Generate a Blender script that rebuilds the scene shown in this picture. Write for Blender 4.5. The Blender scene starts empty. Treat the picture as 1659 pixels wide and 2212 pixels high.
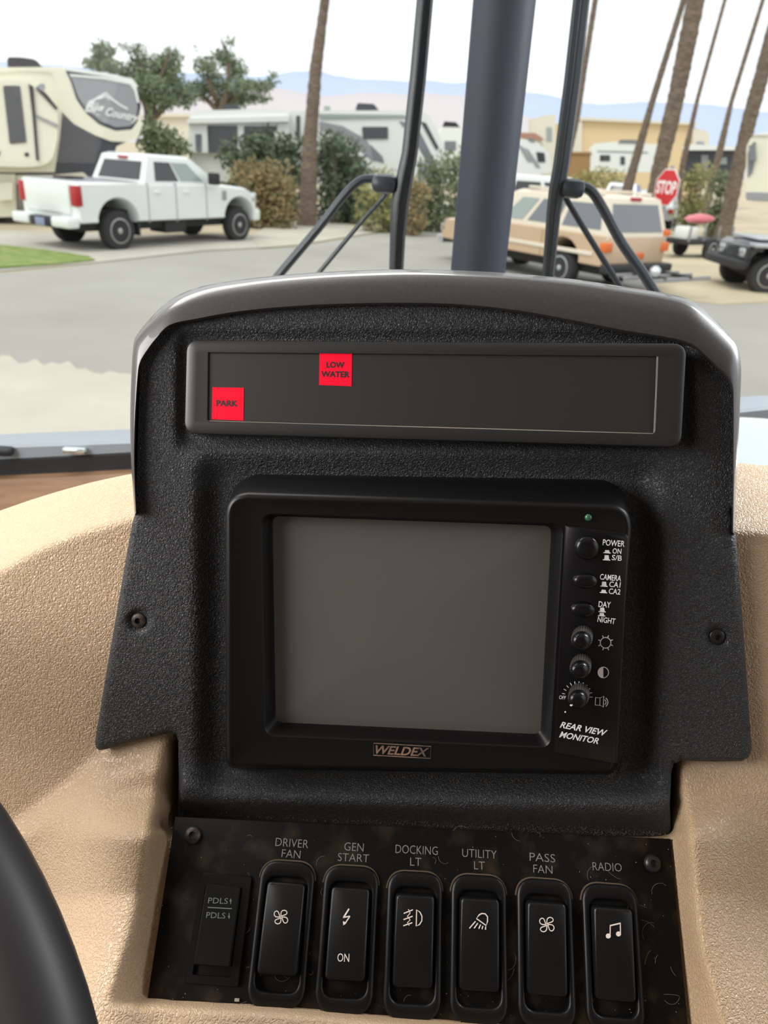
import bpy, bmesh, math, random
import numpy as np
from mathutils import Vector, Matrix, noise
from mathutils.geometry import delaunay_2d_cdt
SC = bpy.context.scene
COL = SC.collection
random.seed(7)
# ------------------------------------------------------------------ camera
W, H, FPX = 1659, 2212, 1600.0
PITCH, ROLL = math.radians(25.6), math.radians(3.5)
EYE = Vector((0, 0, 2.3))
_u0 = Vector((0, math.sin(PITCH), math.cos(PITCH)))
FWD = Vector((0, math.cos(PITCH), -math.sin(PITCH)))
RGT = Vector((1, 0, 0)) * math.cos(ROLL) + _u0 * math.sin(ROLL)
UPV = _u0 * math.cos(ROLL) - Vector((1, 0, 0)) * math.sin(ROLL)
cam = bpy.data.cameras.new('camera')
cam.sensor_fit = 'VERTICAL'; cam.sensor_height = 36.0; cam.sensor_width = 27.0
cam.lens = FPX / H * 36.0
cam.clip_start = 0.02; cam.clip_end = 20000
cam.dof.use_dof = True; cam.dof.focus_distance = 0.385; cam.dof.aperture_fstop = 13.5
cam_ob = bpy.data.objects.new('camera', cam); COL.objects.link(cam_ob)
cam_ob.matrix_world = Matrix.Translation(EYE) @ Matrix((RGT, UPV, -FWD)).transposed().to_4x4()
SC.camera = cam_ob
# ------------------------------------------------------------------ light
SC.view_settings.view_transform = 'Standard'; SC.view_settings.look = 'None'
SC.view_settings.exposure = 0.0; SC.view_settings.gamma = 1.0; SC.view_settings.use_curve_mapping = False
wd = bpy.data.worlds.new('overcast_sky'); SC.world = wd; wd.use_nodes = True
bg = wd.node_tree.nodes['Background']
bg.inputs[0].default_value = (0.97, 0.985, 1.0, 1); bg.inputs[1].default_value = 1.25
def lamp(name, kind, loc, target, energy, color, size=None, size_y=None, angle=None):
    l = bpy.data.lights.new(name, kind); l.energy = energy; l.color = color
    if kind == 'AREA':
        l.shape = 'RECTANGLE'; l.size = size; l.size_y = size_y
    if angle: l.angle = angle
    o = bpy.data.objects.new(name, l); COL.objects.link(o); o.location = loc
    o.rotation_euler = (Vector(target) - Vector(loc)).to_track_quat('-Z', 'Y').to_euler()
    return o
lamp('hazy_sun', 'SUN', (-6, -8, 14), (0, 0, 0), 1.5, (1.0, 0.96, 0.88), angle=math.radians(25))
lamp('driver_window_daylight', 'AREA', (-0.86, 0.06, 2.46), (-0.15, 0.35, 2.05), 13.5, (1.0, 0.97, 0.93), 0.6, 0.5)
lamp('windshield_daylight', 'AREA', (-0.4, 0.9, 2.95), (-0.15, 0.35, 2.05), 19, (1.0, 0.98, 0.95), 1.0, 0.45)
lamp('passenger_side_fill', 'AREA', (1.12, -0.1, 2.6), (0.15, 0.38, 2.16), 1.2, (0.78, 0.88, 1.0), 0.7, 0.5)  # added cool fill that lifts the right flank of the console
lamp('dash_top_fill', 'AREA', (1.1, 0.86, 2.75), (0.30, 0.48, 2.1), 28, (0.95, 0.98, 1.0), 0.5, 0.5)  # added fill lamp, brightens the dash top right of the console

# ------------------------------------------------------------------ frames and pixel rays
def ray(px, py): return FWD + RGT * ((px - W / 2) / FPX) - UPV * ((py - H / 2) / FPX)
def at(px, py, t): return EYE + ray(px, py) * t
def aty(px, py, Y):
    d = ray(px, py); return EYE + d * (Y / d.y)
def gnd(px, py, z=0.0):
    d = ray(px, py); return EYE + d * ((z - EYE.z) / d.z)
class Fr:
    """plane frame: x right, y up, z out of the face"""
    def __init__(s, o, n, x):
        s.o = Vector(o); s.n = Vector(n).normalized(); x = Vector(x)
        s.x = (x - s.n * x.dot(s.n)).normalized(); s.y = s.n.cross(s.x)
        s.M = Matrix((s.x, s.y, s.n)).transposed().to_4x4(); s.M.translation = s.o
        s.I = s.M.inverted()
    def t(s, px, py, off=0.0):
        return ((s.o + s.n * off - EYE).dot(s.n)) / ray(px, py).dot(s.n)
    def hit(s, px, py, off=0.0):
        return s.I @ at(px, py, s.t(px, py, off))
    def h2(s, px, py, off=0.0):
        v = s.hit(px, py, off); return (v.x, v.y)
FACE = Fr((0.0178, 0.379, 2.1915), (-.05, -.94, .340), (.998, -.04, .045))
ANN = Fr((0.0178, 0.3735, 2.1929), (-.085, -.928, .362), (.996, -.068, .058))
MON = Fr((0.02, 0.319, 2.076), (-.03, -.957, .285), (.998, -.02, .045))
PLATE = Fr((0.0312, 0.2553, 1.9471), (-.011, -.64, .768), (1, .003, .017))

# ------------------------------------------------------------------ materials
def mat(name, col, rough=0.5, metal=0.0, spec=0.5, coat=0.0, emit=None, estr=1.0, trans=0.0, alpha=1.0):
    m = bpy.data.materials.new(name); m.use_nodes = True
    b = m.node_tree.nodes['Principled BSDF']
    b.inputs['Base Color'].default_value = (*col, 1); b.inputs['Roughness'].default_value = rough
    b.inputs['Metallic'].default_value = metal; b.inputs['Specular IOR Level'].default_value = spec
    b.inputs['Coat Weight'].default_value = coat
    if emit:
        b.inputs['Emission Color'].default_value = (*emit, 1); b.inputs['Emission Strength'].default_value = estr
    return m
def nodes(m): return m.node_tree.nodes, m.node_tree.links, m.node_tree.nodes['Principled BSDF']
def vary(m, c2, scale=3.0, lo=0.4, hi=0.6, detail=4, stretch=None, rough=0.5):
    """mix the base colour with c2 by a noise mask (object coordinates)"""
    N, L, b = nodes(m)
    tc = N.new('ShaderNodeTexCoord'); nz = N.new('ShaderNodeTexNoise'); nz.inputs['Scale'].default_value = scale
    nz.inputs['Detail'].default_value = detail; nz.inputs['Roughness'].default_value = rough
    src = tc.outputs['Object']
    if stretch:
        mp = N.new('ShaderNodeMapping'); mp.inputs['Scale'].default_value = stretch
        L.new(src, mp.inputs[0]); src = mp.outputs[0]
    L.new(src, nz.inputs['Vector'])
    mr = N.new('ShaderNodeMapRange'); mr.inputs[1].default_value = lo; mr.inputs[2].default_value = hi
    L.new(nz.outputs[0], mr.inputs[0])
    mx = N.new('ShaderNodeMix'); mx.data_type = 'RGBA'
    L.new(mr.outputs[0], mx.inputs[0])
    prev = b.inputs['Base Color'].links
    if prev: L.new(prev[0].from_socket, mx.inputs[6])
    else: mx.inputs[6].default_value = b.inputs['Base Color'].default_value
    mx.inputs[7].default_value = (*c2, 1)
    L.new(mx.outputs[2], b.inputs['Base Color'])
    return m
def grain(m, scale, dist, strength=0.6, warp=0.6):
    """wrinkled leather grain moulded into plastic"""
    N, L, b = nodes(m)
    tc = N.new('ShaderNodeTexCoord'); nz = N.new('ShaderNodeTexNoise')
    nz.inputs['Scale'].default_value = scale; nz.inputs['Detail'].default_value = .6
    nz.inputs['Distortion'].default_value = warp
    L.new(tc.outputs['Object'], nz.inputs['Vector'])
    rp = N.new('ShaderNodeMath'); rp.operation = 'SUBTRACT'; rp.inputs[1].default_value = 0.5
    ab = N.new('ShaderNodeMath'); ab.operation = 'ABSOLUTE'
    mr = N.new('ShaderNodeMapRange'); mr.interpolation_type = 'SMOOTHSTEP'; mr.inputs[1].default_value = 0.0; mr.inputs[2].default_value = 0.15
    L.new(nz.outputs[0], rp.inputs[0]); L.new(rp.outputs[0], ab.inputs[0]); L.new(ab.outputs[0], mr.inputs[0])
    bp = N.new('ShaderNodeBump'); bp.inputs['Strength'].default_value = strength; bp.inputs['Distance'].default_value = dist
    L.new(mr.outputs[0], bp.inputs['Height']); L.new(bp.outputs[0], b.inputs['Normal'])
    return m
def speck(m, c, scale, thr, soft=0.02):
    return vary(m, c, scale, thr, thr + soft, 2)
M = {}
M['black_grain'] = grain(mat('black grained plastic', (.026, .027, .030), .5), 760, .0009, .7)
M['black'] = speck(mat('black plastic', (.0045, .0045, .005), .38, spec=.3), (.10, .09, .075), 2600, .74)
M['black_smooth'] = mat('smooth black plastic', (.006, .006, .0065), .33, spec=.4)
M['bezel'] = speck(mat('warning panel bezel plastic', (.022, .022, .023), .42), (.08, .075, .07), 1800, .76)
M['lens'] = speck(mat('smoked warning lens', (.030, .027, .026), .5, spec=.3), (.10, .09, .08), 2200, .77)
M['gloss'] = mat('glossy black plastic', (.005, .005, .006), .25, spec=.35)
M['hood'] = vary(mat('satin charcoal hood', (.046, .042, .043), .36, coat=.35), (.060, .055, .054), 700, .45, .75)
M['tan'] = grain(vary(mat('tan grained plastic', (.50, .36, .235), .40), (.44, .305, .185), 9, .35, .7), 580, .0009, .5)
M['crt'] = mat('grey picture tube glass', (.105, .098, .088), .18, spec=.4, coat=.4)
M['plate'] = speck(vary(mat('dusty black switch plate', (.005, .0045, .004), .55, spec=.12), (.045, .030, .018), 60, .50, .80, 8), (.13, .105, .08), 1900, .75)
M['knob_rim'] = mat('dusty ribbed rubber', (.040, .034, .029), .7)
M['dust'] = mat('brown dust', (.12, .085, .055), .95)
M['red'] = mat('lit red warning lamp', (.35, .003, .012), .6, spec=.12, emit=(1.0, .004, .035), estr=.62)
M['ink'] = mat('black ink', (.01, .008, .008), .6)
M['white_ink'] = mat('white printed ink', (.95, .95, .95), .5)
M['grey_ink'] = mat('grey printed ink', (.27, .27, .26), .5)
M['green_ink'] = mat('grey green ink', (.17, .20, .17), .5)
M['cream_ink'] = mat('cream printed symbol', (.90, .78, .70), .5)
M['copper'] = vary(mat('copper coloured badge', (.62, .40, .30), .35, .6), (.25, .19, .16), 60, .4, .6)
M['led'] = mat('green led lens', (.03, .12, .06), .15, coat=.5)
M['screw'] = vary(mat('rusty screw', (.10, .075, .06), .45, .6), (.03, .025, .025), 300, .4, .6)
M['screw_dark'] = mat('black screw', (.03, .026, .028), .3, .4)
M['wheel'] = mat('dark steering wheel leather', (.016, .015, .016), .5, spec=.35)
M['pillar'] = mat('blue black pillar vinyl', (.030, .038, .053), .6, spec=.3)
M['rubber'] = mat('black rubber', (.012, .013, .016), .5)
M['wiper'] = mat('black wiper paint', (.036, .043, .056), .38)
M['alu'] = mat('pale blue grey window frame', (.24, .275, .31), .45)
M['wood'] = vary(mat('brown wood sill', (.20, .115, .06), .5), (.13, .07, .035), 6, .3, .7, 4, (1, 12, 12))
M['foil'] = mat('silvery film', (.70, .76, .77), .16, .9)
M['lint'] = mat('pale lint', (.35, .31, .26), .9)
M['cab_wall'] = mat('beige cab lining', (.42, .36, .30), .8)
M['cab_floor'] = mat('brown cab carpet', (.16, .12, .09), .95)

# ------------------------------------------------------------------ mesh helpers
def build(name, bm, m, parent=None, smooth=35, tri=False):
    bmesh.ops.recalc_face_normals(bm, faces=bm.faces[:])
    if tri: bmesh.ops.triangulate(bm, faces=[f for f in bm.faces if len(f.verts) > 4])
    me = bpy.data.meshes.new(name); bm.to_mesh(me); bm.free()
    me.materials.append(M[m] if isinstance(m, str) else m)
    if smooth is not None:
        me.shade_smooth(); me.set_sharp_from_angle(angle=math.radians(smooth))
    o = bpy.data.objects.new(name, me); COL.objects.link(o)
    if parent: o.parent = parent
    return o
def thing(name, label, cat, mtx=None, group=None, ob=None):
    o = ob or bpy.data.objects.new(name, None)
    if not ob:
        COL.objects.link(o); o.empty_display_size = .01
    if mtx is not None: o.matrix_world = mtx
    o['label'] = label; o['category'] = cat
    if group: o['group'] = group
    return o
def struct(name, bm, m, smooth=35):
    o = build(name, bm, m, None, smooth); o['kind'] = 'structure'; return o
NB = bmesh.new
def loft(bm, loops, cap0=False, cap1=False, closed=True):
    vs = [[bm.verts.new(p) for p in lp] for lp in loops]
    n = len(vs[0])
    for a, b in zip(vs, vs[1:]):
        for i in range(n if closed else n - 1):
            j = (i + 1) % n
            try: bm.faces.new((a[i], a[j], b[j], b[i]))
            except ValueError: pass
    if cap0: bm.faces.new(vs[0][::-1])
    if cap1: bm.faces.new(vs[-1])
    return vs
def z3(poly, z): return [(p[0], p[1], z) for p in poly]
def rounded(pts, r, n=5):
    """round the corners of a closed polygon"""
    out = []; k = len(pts)
    for i in range(k):
        a, b, c = Vector(pts[i - 1][:2]), Vector(pts[i][:2]), Vector(pts[(i + 1) % k][:2])
        rr = r[i] if isinstance(r, (list, tuple)) else r
        d1 = (a - b); d2 = (c - b)
        rr = min(rr, d1.length * .49, d2.length * .49)
        p, q = b + d1.normalized() * rr, b + d2.normalized() * rr
        for j in range(n + 1):
            s = j / n
            e = p * (1 - s) ** 2 + b * 2 * s * (1 - s) * .85 + q * s ** 2 + (p + q) * .5 * 2 * s * (1 - s) * .15
            out.append((e.x, e.y))
    return out
def rect(cx, cy, w, h): return [(cx - w / 2, cy + h / 2), (cx + w / 2, cy + h / 2), (cx + w / 2, cy - h / 2), (cx - w / 2, cy - h / 2)]
def inset(poly, d):
    n = len(poly); P = [Vector(p[:2]) for p in poly]
    area = sum(P[i].x * P[(i + 1) % n].y - P[(i + 1) % n].x * P[i].y for i in range(n))
    sg = 1 if area > 0 else -1; out = []
    for i in range(n):
        e1 = P[i] - P[i - 1]; e2 = P[(i + 1) % n] - P[i]
        nn = Vector((0, 0))
        for e in (e1, e2):
            if e.length > 1e-9: nn += Vector((-e.y, e.x)).normalized() * sg
        if nn.length < 1e-6: out.append(tuple(P[i])); continue
        nn.normalize(); out.append((P[i].x + nn.x * d, P[i].y + nn.y * d))
    return out
def prism(bm, poly, z0, z1, bev=0.0):
    if bev: loft(bm, [z3(poly, z0), z3(poly, z1 - bev), z3(inset(poly, bev * .35), z1 - bev * .3), z3(inset(poly, bev), z1)], True, True)
    else: loft(bm, [z3(poly, z0), z3(poly, z1)], True, True)
def box(bm, x0, x1, y0, y1, z0, z1, bev=0.0, seg=2):
    r = bmesh.ops.create_cube(bm, size=1)
    for v in r['verts']:
        v.co = Vector(((x0 + x1) / 2 + v.co.x * (x1 - x0), (y0 + y1) / 2 + v.co.y * (y1 - y0), (z0 + z1) / 2 + v.co.z * (z1 - z0)))
    if bev:
        es = set(e for v in r['verts'] for e in v.link_edges)
        bmesh.ops.bevel(bm, geom=list(es), offset=bev, segments=seg, affect='EDGES', profile=.5)
def tube(bm, pts, r, n=10, cap=True, flat=1.0, ref=None):
    pts = [Vector(p) for p in pts]; loops = []; prev = None
    for i, p in enumerate(pts):
        d = (pts[min(i + 1, len(pts) - 1)] - pts[max(i - 1, 0)]).normalized()
        if prev is None:
            a = Vector(ref) if ref else (Vector((0, 0, 1)) if abs(d.z) < .9 else Vector((1, 0, 0)))
        else: a = prev
        a = (a - d * a.dot(d)).normalized(); prev = a; b = d.cross(a)
        rr = r[i] if isinstance(r, (list, tuple)) else r
        loops.append([p + (a * math.cos(2 * math.pi * k / n) * flat + b * math.sin(2 * math.pi * k / n)) * rr for k in range(n)])
    loft(bm, loops, cap, cap)
def lathe(bm, prof, n=24, c=(0, 0, 0), sx=1.0, sy=1.0, cap0=True, cap1=True):
    c = Vector(c)
    loft(bm, [[c + Vector((r * sx * math.cos(2 * math.pi * k / n), r * sy * math.sin(2 * math.pi * k / n), z)) for k in range(n)] for r, z in prof], cap0, cap1)
def ribbon(bm, pts, w, z0, th, closed=False):
    P = [Vector(p[:2]) for p in pts]; n = len(P); A = []; B = []
    for i in range(n):
        if closed: d = P[(i + 1) % n] - P[i - 1]
        else: d = P[min(i + 1, n - 1)] - P[max(i - 1, 0)]
        d.normalize(); nn = Vector((-d.y, d.x)) * w / 2
        A.append(P[i] + nn); B.append(P[i] - nn)
    loops = [[(a.x, a.y, z0), (b.x, b.y, z0), (b.x, b.y, z0 + th), (a.x, a.y, z0 + th)] for a, b in zip(A, B)]
    if closed: loops.append(loops[0])
    loft(bm, loops, not closed, not closed)
def smooth_path(pts, k=6):
    out = []; P = [Vector(p) for p in pts]; n = len(P)
    for i in range(n - 1):
        p0, p1, p2, p3 = P[max(i - 1, 0)], P[i], P[i + 1], P[min(i + 2, n - 1)]
        for j in range(k):
            t = j / k
            out.append(.5 * ((2 * p1) + (p2 - p0) * t + (2 * p0 - 5 * p1 + 4 * p2 - p3) * t * t + (3 * p1 - p0 - 3 * p2 + p3) * t ** 3))
    out.append(P[-1]); return out
_tc = {}
def glyphs(body, bold=0.0, shear=0.0):
    key = (body, bold, shear)
    if key in _tc: return _tc[key]
    cu = bpy.data.curves.new('t', 'FONT'); cu.body = body; cu.offset = bold; cu.shear = shear; cu.resolution_u = 3
    o = bpy.data.objects.new('t', cu); COL.objects.link(o)
    dg = bpy.context.evaluated_depsgraph_get(); me = bpy.data.meshes.new_from_object(o.evaluated_get(dg))
    vs = [tuple(v.co) for v in me.vertices]; fs = [tuple(p.vertices) for p in me.polygons]
    bpy.data.objects.remove(o); bpy.data.curves.remove(cu); bpy.data.meshes.remove(me)
    _tc[key] = (vs, fs); return vs, fs
def text(bm, body, pl, pr, hpx, fr, I, off=.0003, bold=0.0, shear=0.0):
    """lettering whose middle line runs from pixel pl to pixel pr on frame fr, cap height hpx; I maps world to local"""
    vs, fs = glyphs(body, bold, shear)
    x0 = min(v[0] for v in vs); x1 = max(v[0] for v in vs); y0 = min(v[1] for v in vs); y1 = max(v[1] for v in vs)
    a = fr.hit(*pl); b = fr.hit(*pr); ex = (b - a); w = ex.length; ex.normalize(); ey = Vector((-ex.y, ex.x, 0))
    mx, my = (pl[0] + pr[0]) / 2, (pl[1] + pr[1]) / 2
    h = (fr.hit(mx, my - hpx / 2) - fr.hit(mx, my + hpx / 2)).length
    T = I @ fr.M; nv = []
    for v in vs:
        q = a + ex * ((v[0] - x0) / (x1 - x0) * w) + ey * ((v[1] - y0) / (y1 - y0) - .5) * h
        nv.append(bm.verts.new(T @ Vector((q.x, q.y, off))))
    for f in fs:
        try: bm.faces.new([nv[i] for i in f])
        except ValueError: pass
def stroke(bm, pts, wpx, fr, I, off=.0002, closed=False):
    """printed line through pixels on frame fr"""
    P = [fr.h2(*p) for p in pts]; sc = (fr.hit(pts[0][0] + 1, pts[0][1]) - fr.hit(*pts[0])).length
    b2 = bmesh.new(); ribbon(b2, P, wpx * sc, off, .00012, closed)
    T = I @ fr.M
    mp = {v: bm.verts.new(T @ v.co) for v in b2.verts}
    for f in b2.faces:
        try: bm.faces.new([mp[v] for v in f.verts])
        except ValueError: pass
    b2.free()
def fillp(bm, pts, fr, I, off=.0003):
    T = I @ fr.M
    bm.faces.new([bm.verts.new(T @ Vector((*fr.h2(*p), off))) for p in pts])
def circ(cx, cy, r, n=20, a0=0, a1=360, ry=None):
    full = a1 - a0 >= 360; m = n if full else n + 1
    return [(cx + r * math.cos(math.radians(a0 + (a1 - a0) * k / n)), cy + (ry or r) * math.sin(math.radians(a0 + (a1 - a0) * k / n))) for k in range(m)]
def lerp_tab(tab, x):
    xs = [p[0] for p in tab]; ys = [p[1] for p in tab]
    return np.interp(x, xs, ys)

# ================================================================== cab structure
def slab(name, x0, x1, y0, y1, z0, z1, m):
    bm = NB(); box(bm, x0, x1, y0, y1, z0, z1, .004); return struct(name, bm, m)
def walls():
    slab('floor', -1.25, 1.25, -2.6, .95, 1.0, 1.05, 'cab_floor')
    slab('ceiling', -1.25, 1.25, -2.6, .95, 3.3, 3.36, 'cab_wall')
    slab('wall_back', -1.25, 1.25, -2.66, -2.6, 1.0, 3.36, 'cab_wall')
    slab('wall_front', -1.25, 1.25, .97, 1.02, 1.0, 1.86, 'cab_wall')
    for s, nm in ((-1, 'wall_left'), (1, 'wall_right')):
        bm = NB(); a, b = sorted((s * 1.25, s * 1.31))
        box(bm, a, b, -2.6, 1.0, 1.0, 2.0); box(bm, a, b, -2.6, 1.0, 3.0, 3.36)
        box(bm, a, b, -2.6, -.5, 2.0, 3.0); box(bm, a, b, .85, 1.0, 2.0, 3.0)
        struct(nm, bm, 'cab_wall')
walls()
# windshield: two panes either side of the centre pillar, with the black lower frame
GL = bpy.data.materials.new('clear windshield glass'); GL.use_nodes = True
_n, _l = GL.node_tree.nodes, GL.node_tree.links
_n.remove(_n['Principled BSDF'])
_t = _n.new('ShaderNodeBsdfTransparent'); _t.inputs[0].default_value = (.97, .985, .98, 1)
_g = _n.new('ShaderNodeBsdfGlossy'); _g.inputs['Roughness'].default_value = .02
_f = _n.new('ShaderNodeFresnel'); _f.inputs['IOR'].default_value = 1.10
_m = _n.new('ShaderNodeMixShader'); _l.new(_f.outputs[0], _m.inputs[0]); _l.new(_t.outputs[0], _m.inputs[1]); _l.new(_g.outputs[0], _m.inputs[2])
_l.new(_m.outputs[0], _n['Material Output'].inputs[0])
YG = 0.985
for nm, x0, x1 in (('window_1', -1.2, .118), ('window_2', .118, 1.2)):
    bm = NB(); box(bm, x0, x1, YG, YG + .006, 1.86, 3.25); struct(nm, bm, GL)
# centre pillar
pa, pb = aty(1033, 590, .96), aty(1091, 0, .96)
dv = (pb - pa).normalized(); pa = pa - dv * .36; pb = pb + dv * .78
bm = NB(); hw = .0330; loops = []
for p, w in ((pa, hw), (pb, hw)):
    prof = [(-w, .02), (-w, -.002), (-w + .004, -.010), (-w * .55, -.019), (0, -.0225), (w * .55, -.019), (w - .004, -.010), (w, -.002), (w, .02)]
    loops.append([p + Vector((a, b, 0)) for a, b in prof])
loft(bm, loops, True, True)
o = struct('trim_1', bm, 'pillar', 50)
# lower windshield frame: pale sill bar over a black gasket, both sides of the console
def sill(nm, pxs, depth, m):
    bm = NB(); lo = []
    for (x, yt, yb) in pxs:
        p, q = aty(x, yt, .93), aty(x, yb, .93)
        lo.append([p + Vector((0, depth, .0)), p + Vector((0, .004, 0)), p + Vector((0, 0, -.004)), q, q + Vector((0, depth, 0))])
    loft(bm, lo, True, True); return struct(nm, bm, m)
sill('trim_2', [(-420, 1020, 1068), (0, 990, 1036), (280, 975, 1022), (900, 950, 985), (1590, 914, 934), (1659, 908, 930), (2000, 890, 915)], .05, 'rubber')
sill('trim_3', [(-420, 990, 1023), (0, 962, 992), (140, 957, 985), (280, 952, 977), (900, 920, 952), (1590, 886, 915), (1659, 879, 909), (2000, 862, 890)], .048, 'alu')
bm = NB(); c = aty(163, 976, .925)
box(bm, c.x - .016, c.x + .016, c.y - .008, c.y + .005, c.z - .002, c.z + .007, .004)
thing('', 'small pale metal clip on the windshield sill left of the console', 'clip', None, None, build('sill_clip', bm, 'foil'))
bm = NB(); c = aty(-2, 975, .925)
box(bm, c.x - .02, c.x + .02, c.y - .01, c.y + .005, c.z - .004, c.z + .008, .004)
thing('', 'black rubber stop on the windshield sill at the left edge of the photo', 'stop', None, None, build('sill_stop', bm, 'rubber'))
# wood sill between windshield frame and the tan dash
bm = NB(); lo = []
for x, yt, yb in [(-420, 1068, 1290), (0, 1036, 1150), (140, 1030, 1110), (290, 1022, 1085), (600, 1015, 1070)]:
    p, q = aty(x, yt, .915), aty(x, yb, .84)
    lo.append([p + Vector((0, .03, 0)), p, p + Vector((0, -.006, -.006)), q, q + Vector((0, .08, -.02))])
loft(bm, lo, True, True); struct('trim_4', bm, 'wood')

# ================================================================== tan dashboard
def np_t(fr, X, Y, off=0.0):
    n = np.array(fr.n); o = np.array(fr.o + fr.n * off - EYE)
    return (o @ n) / (ray_dot(X, Y, n))
def ray_dot(X, Y, n):
    return np.array(FWD) @ n + (X - W / 2) / FPX * (np.array(RGT) @ n) - (Y - H / 2) / FPX * (np.array(UPV) @ n)
def ray_yz(X, Y):
    a, b = (X - W / 2) / FPX, (Y - H / 2) / FPX
    return FWD.y + a * RGT.y - b * UPV.y, FWD.z + a * RGT.z - b * UPV.z
def sstep(x): x = np.clip(x, 0, 1); return x * x * (3 - 2 * x)
def dashboard():
    A = [(-1100, 1650), (-420, 1275), (-300, 1218), (0, 1103), (60, 1082), (120, 1063), (200, 1041), (280, 1024), (400, 1008), (800, 990), (1300, 985), (1500, 985), (1590, 1000), (1659, 1006), (2050, 1020)]
    B = [(-1100, 1850), (-420, 1520), (-300, 1430), (0, 1232), (65, 1195), (130, 1166), (200, 1142), (285, 1120), (400, 1100), (800, 1085), (1300, 1105), (1500, 1138), (1590, 1147), (1659, 1151), (2050, 1170)]
    V1 = [(-1100, 2200), (-420, 2060), (-200, 1900), (0, 1788), (60, 1750), (140, 1692), (205, 1626), (300, 1598), (385, 1580), (1450, 1640), (1659, 1648), (2050, 1660)]
    Hc = [(-1100, 2270), (-420, 2130), (-200, 1980), (0, 1850), (60, 1808), (100, 1782), (200, 1712), (300, 1672), (385, 1650), (1450, 1700), (1659, 1712), (2050, 1730)]
    V2 = [(-1100, 2340), (-420, 2200), (-200, 2080), (0, 1935), (120, 1940), (300, 1950), (385, 1955), (1450, 1960), (1659, 1960), (2050, 1960)]
    xs = np.arange(-1100, 2060, 7.0); nx = len(xs); YEND = 2520.0; ny = 215
    a, b, v1, h, v2 = (lerp_tab(t, xs) for t in (A, B, V1, Hc, V2))
    def sm(arr, k=9):
        p = np.pad(arr, k, mode='edge'); return np.convolve(p, np.ones(2 * k + 1) / (2 * k + 1), 'valid')
    a, b, v1, h, v2 = sm(a, 3), sm(b, 6), sm(v1, 5), sm(h, 8), sm(v2, 10)
    left = (xs < 900)
    el_h = np.where(left, 64, 52.); el_f = np.where(left, 27, 33.); el_b = np.where(left, 60, 56.)
    # rows: dense between keys, same row count for every column
    f = np.linspace(0, 1, ny)[:, None]
    Yg = a[None] + (YEND - a[None]) * f ** 1.0
    T = np.zeros_like(Yg)
    tB = np_t(FACE, xs, b, -.009)
    def march(y0, t0, y, e):
        e = np.radians(e); ny_, nz_ = -np.cos(e), np.sin(e)
        d0 = ray_yz(xs, y0); d = ray_yz(xs, y)
        return (d0[0] * t0 * ny_ + d0[1] * t0 * nz_) / (d[0] * ny_ + d[1] * nz_)
    t1 = np_t(FACE, xs, v1, -.009)
    t2 = march(v1, t1, h, el_h); t3 = march(h, t2, v2, el_f)
    for i in range(ny):
        y = Yg[i]
        top = march(b, tB, y, 82); fc = np_t(FACE, xs, y, -.009)
        c1 = march(v1, t1, y, el_h); c2 = march(h, t2, y, el_f); c3 = march(v2, t3, y, el_b)
        T[i] = np.where(y < b, top, np.where(y < v1, fc, np.where(y < h, c1, np.where(y < v2, c2, c3))))
    X = np.broadcast_to(xs[None], Yg.shape)
    # switch recess: rim lines R, plate edges E
    R = [(1560, 356), (1590, 352), (1748, 332), (1873, 309), (1952, 298), (2024, 282), (2108, 255), (2150, 242), (2520, 150)]
    E = [(1560, 386), (1598, 385), (1748, 381), (1798, 367), (1967, 335), (2108, 313), (2152, 313), (2520, 290)]
    R2 = [(1600, 1464), (1655, 1468), (1766, 1487), (1877, 1500), (1987, 1508), (2057, 1519), (2153, 1547), (2212, 1561), (2520, 1640)]
    E2 = [(1600, 1449), (1655, 1449), (1780, 1446), (1821, 1450), (1932, 1460), (2043, 1473), (2140, 1482), (2212, 1489), (2520, 1520)]
    LB = [(200, 2150), (260, 2154), (380, 2167), (600, 2178), (830, 2199), (1035, 2214), (1500, 2245)]
    Rl, El, Rr, Er = (lerp_tab(t, Yg) for t in (R, E, R2, E2)); lb = lerp_tab(LB, X)
    tpl = np_t(PLATE, X, Yg, -.004); tfc = np_t(FACE, X, Yg, -.012)
    back = np.where(Yg < 1790, np.maximum(tfc, tpl), tpl)
    rim = np_t(PLATE, X, Yg, 0.0) - np.where(X < 900, lerp_tab([(1600, .034), (1700, .034), (1760, .030), (1930, .013), (1990, .015), (2150, .019), (2520, .022)], Yg), lerp_tab([(1600, .030), (1700, .030), (1760, .027), (1930, .018), (2150, .021), (2520, .024)], Yg)) * .93
    # pull the outer surface to the rim height next to the recess
    act = sstep((Yg - 1690) / 130)
    dl = np.clip((Rl - X) / 260, 0, 1); dr = np.clip((X - Rr) / 220, 0, 1)
    wgt = np.where(X < 900, 1 - sstep(dl), 1 - sstep(dr)) * act
    T = T * (1 - wgt) + np.minimum(rim, T + .05) * wgt
    lip = np_t(PLATE, X, Yg, .012) - np.clip(Yg - lb, 0, 400) * 2e-5
    # inside the recess
    kl = np.clip((X - Rl) / np.maximum(El - Rl, 1), 0, 1); kr = np.clip((Rr - X) / np.maximum(Rr - Er, 1), 0, 1)
    k = np.minimum(kl, kr)
    inside = (Yg > 1575) & (k > 0) & (Yg < lb + 12)
    T = np.where(inside, T * (1 - k) + back * k, T)
    T = np.where(inside & (k > .97) & (Yg < 1802), T + .03, T)
    below = (Yg >= lb - 8) & (X > 235) & (X < 1580)
    kb = sstep(np.minimum((X - 235) / 120, (1580 - X) / 60)) * sstep((Yg - lb + 8) / 16)
    T = np.where(below, T * (1 - kb) + lip * kb, T)
    hid = (X > 400) & (X < 1440) & (Yg > b) & (Yg < 1800)
    T = np.where(hid, T + .06 * np.minimum(1, np.minimum((X - 400), (1440 - X)) / 40), T)
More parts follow.
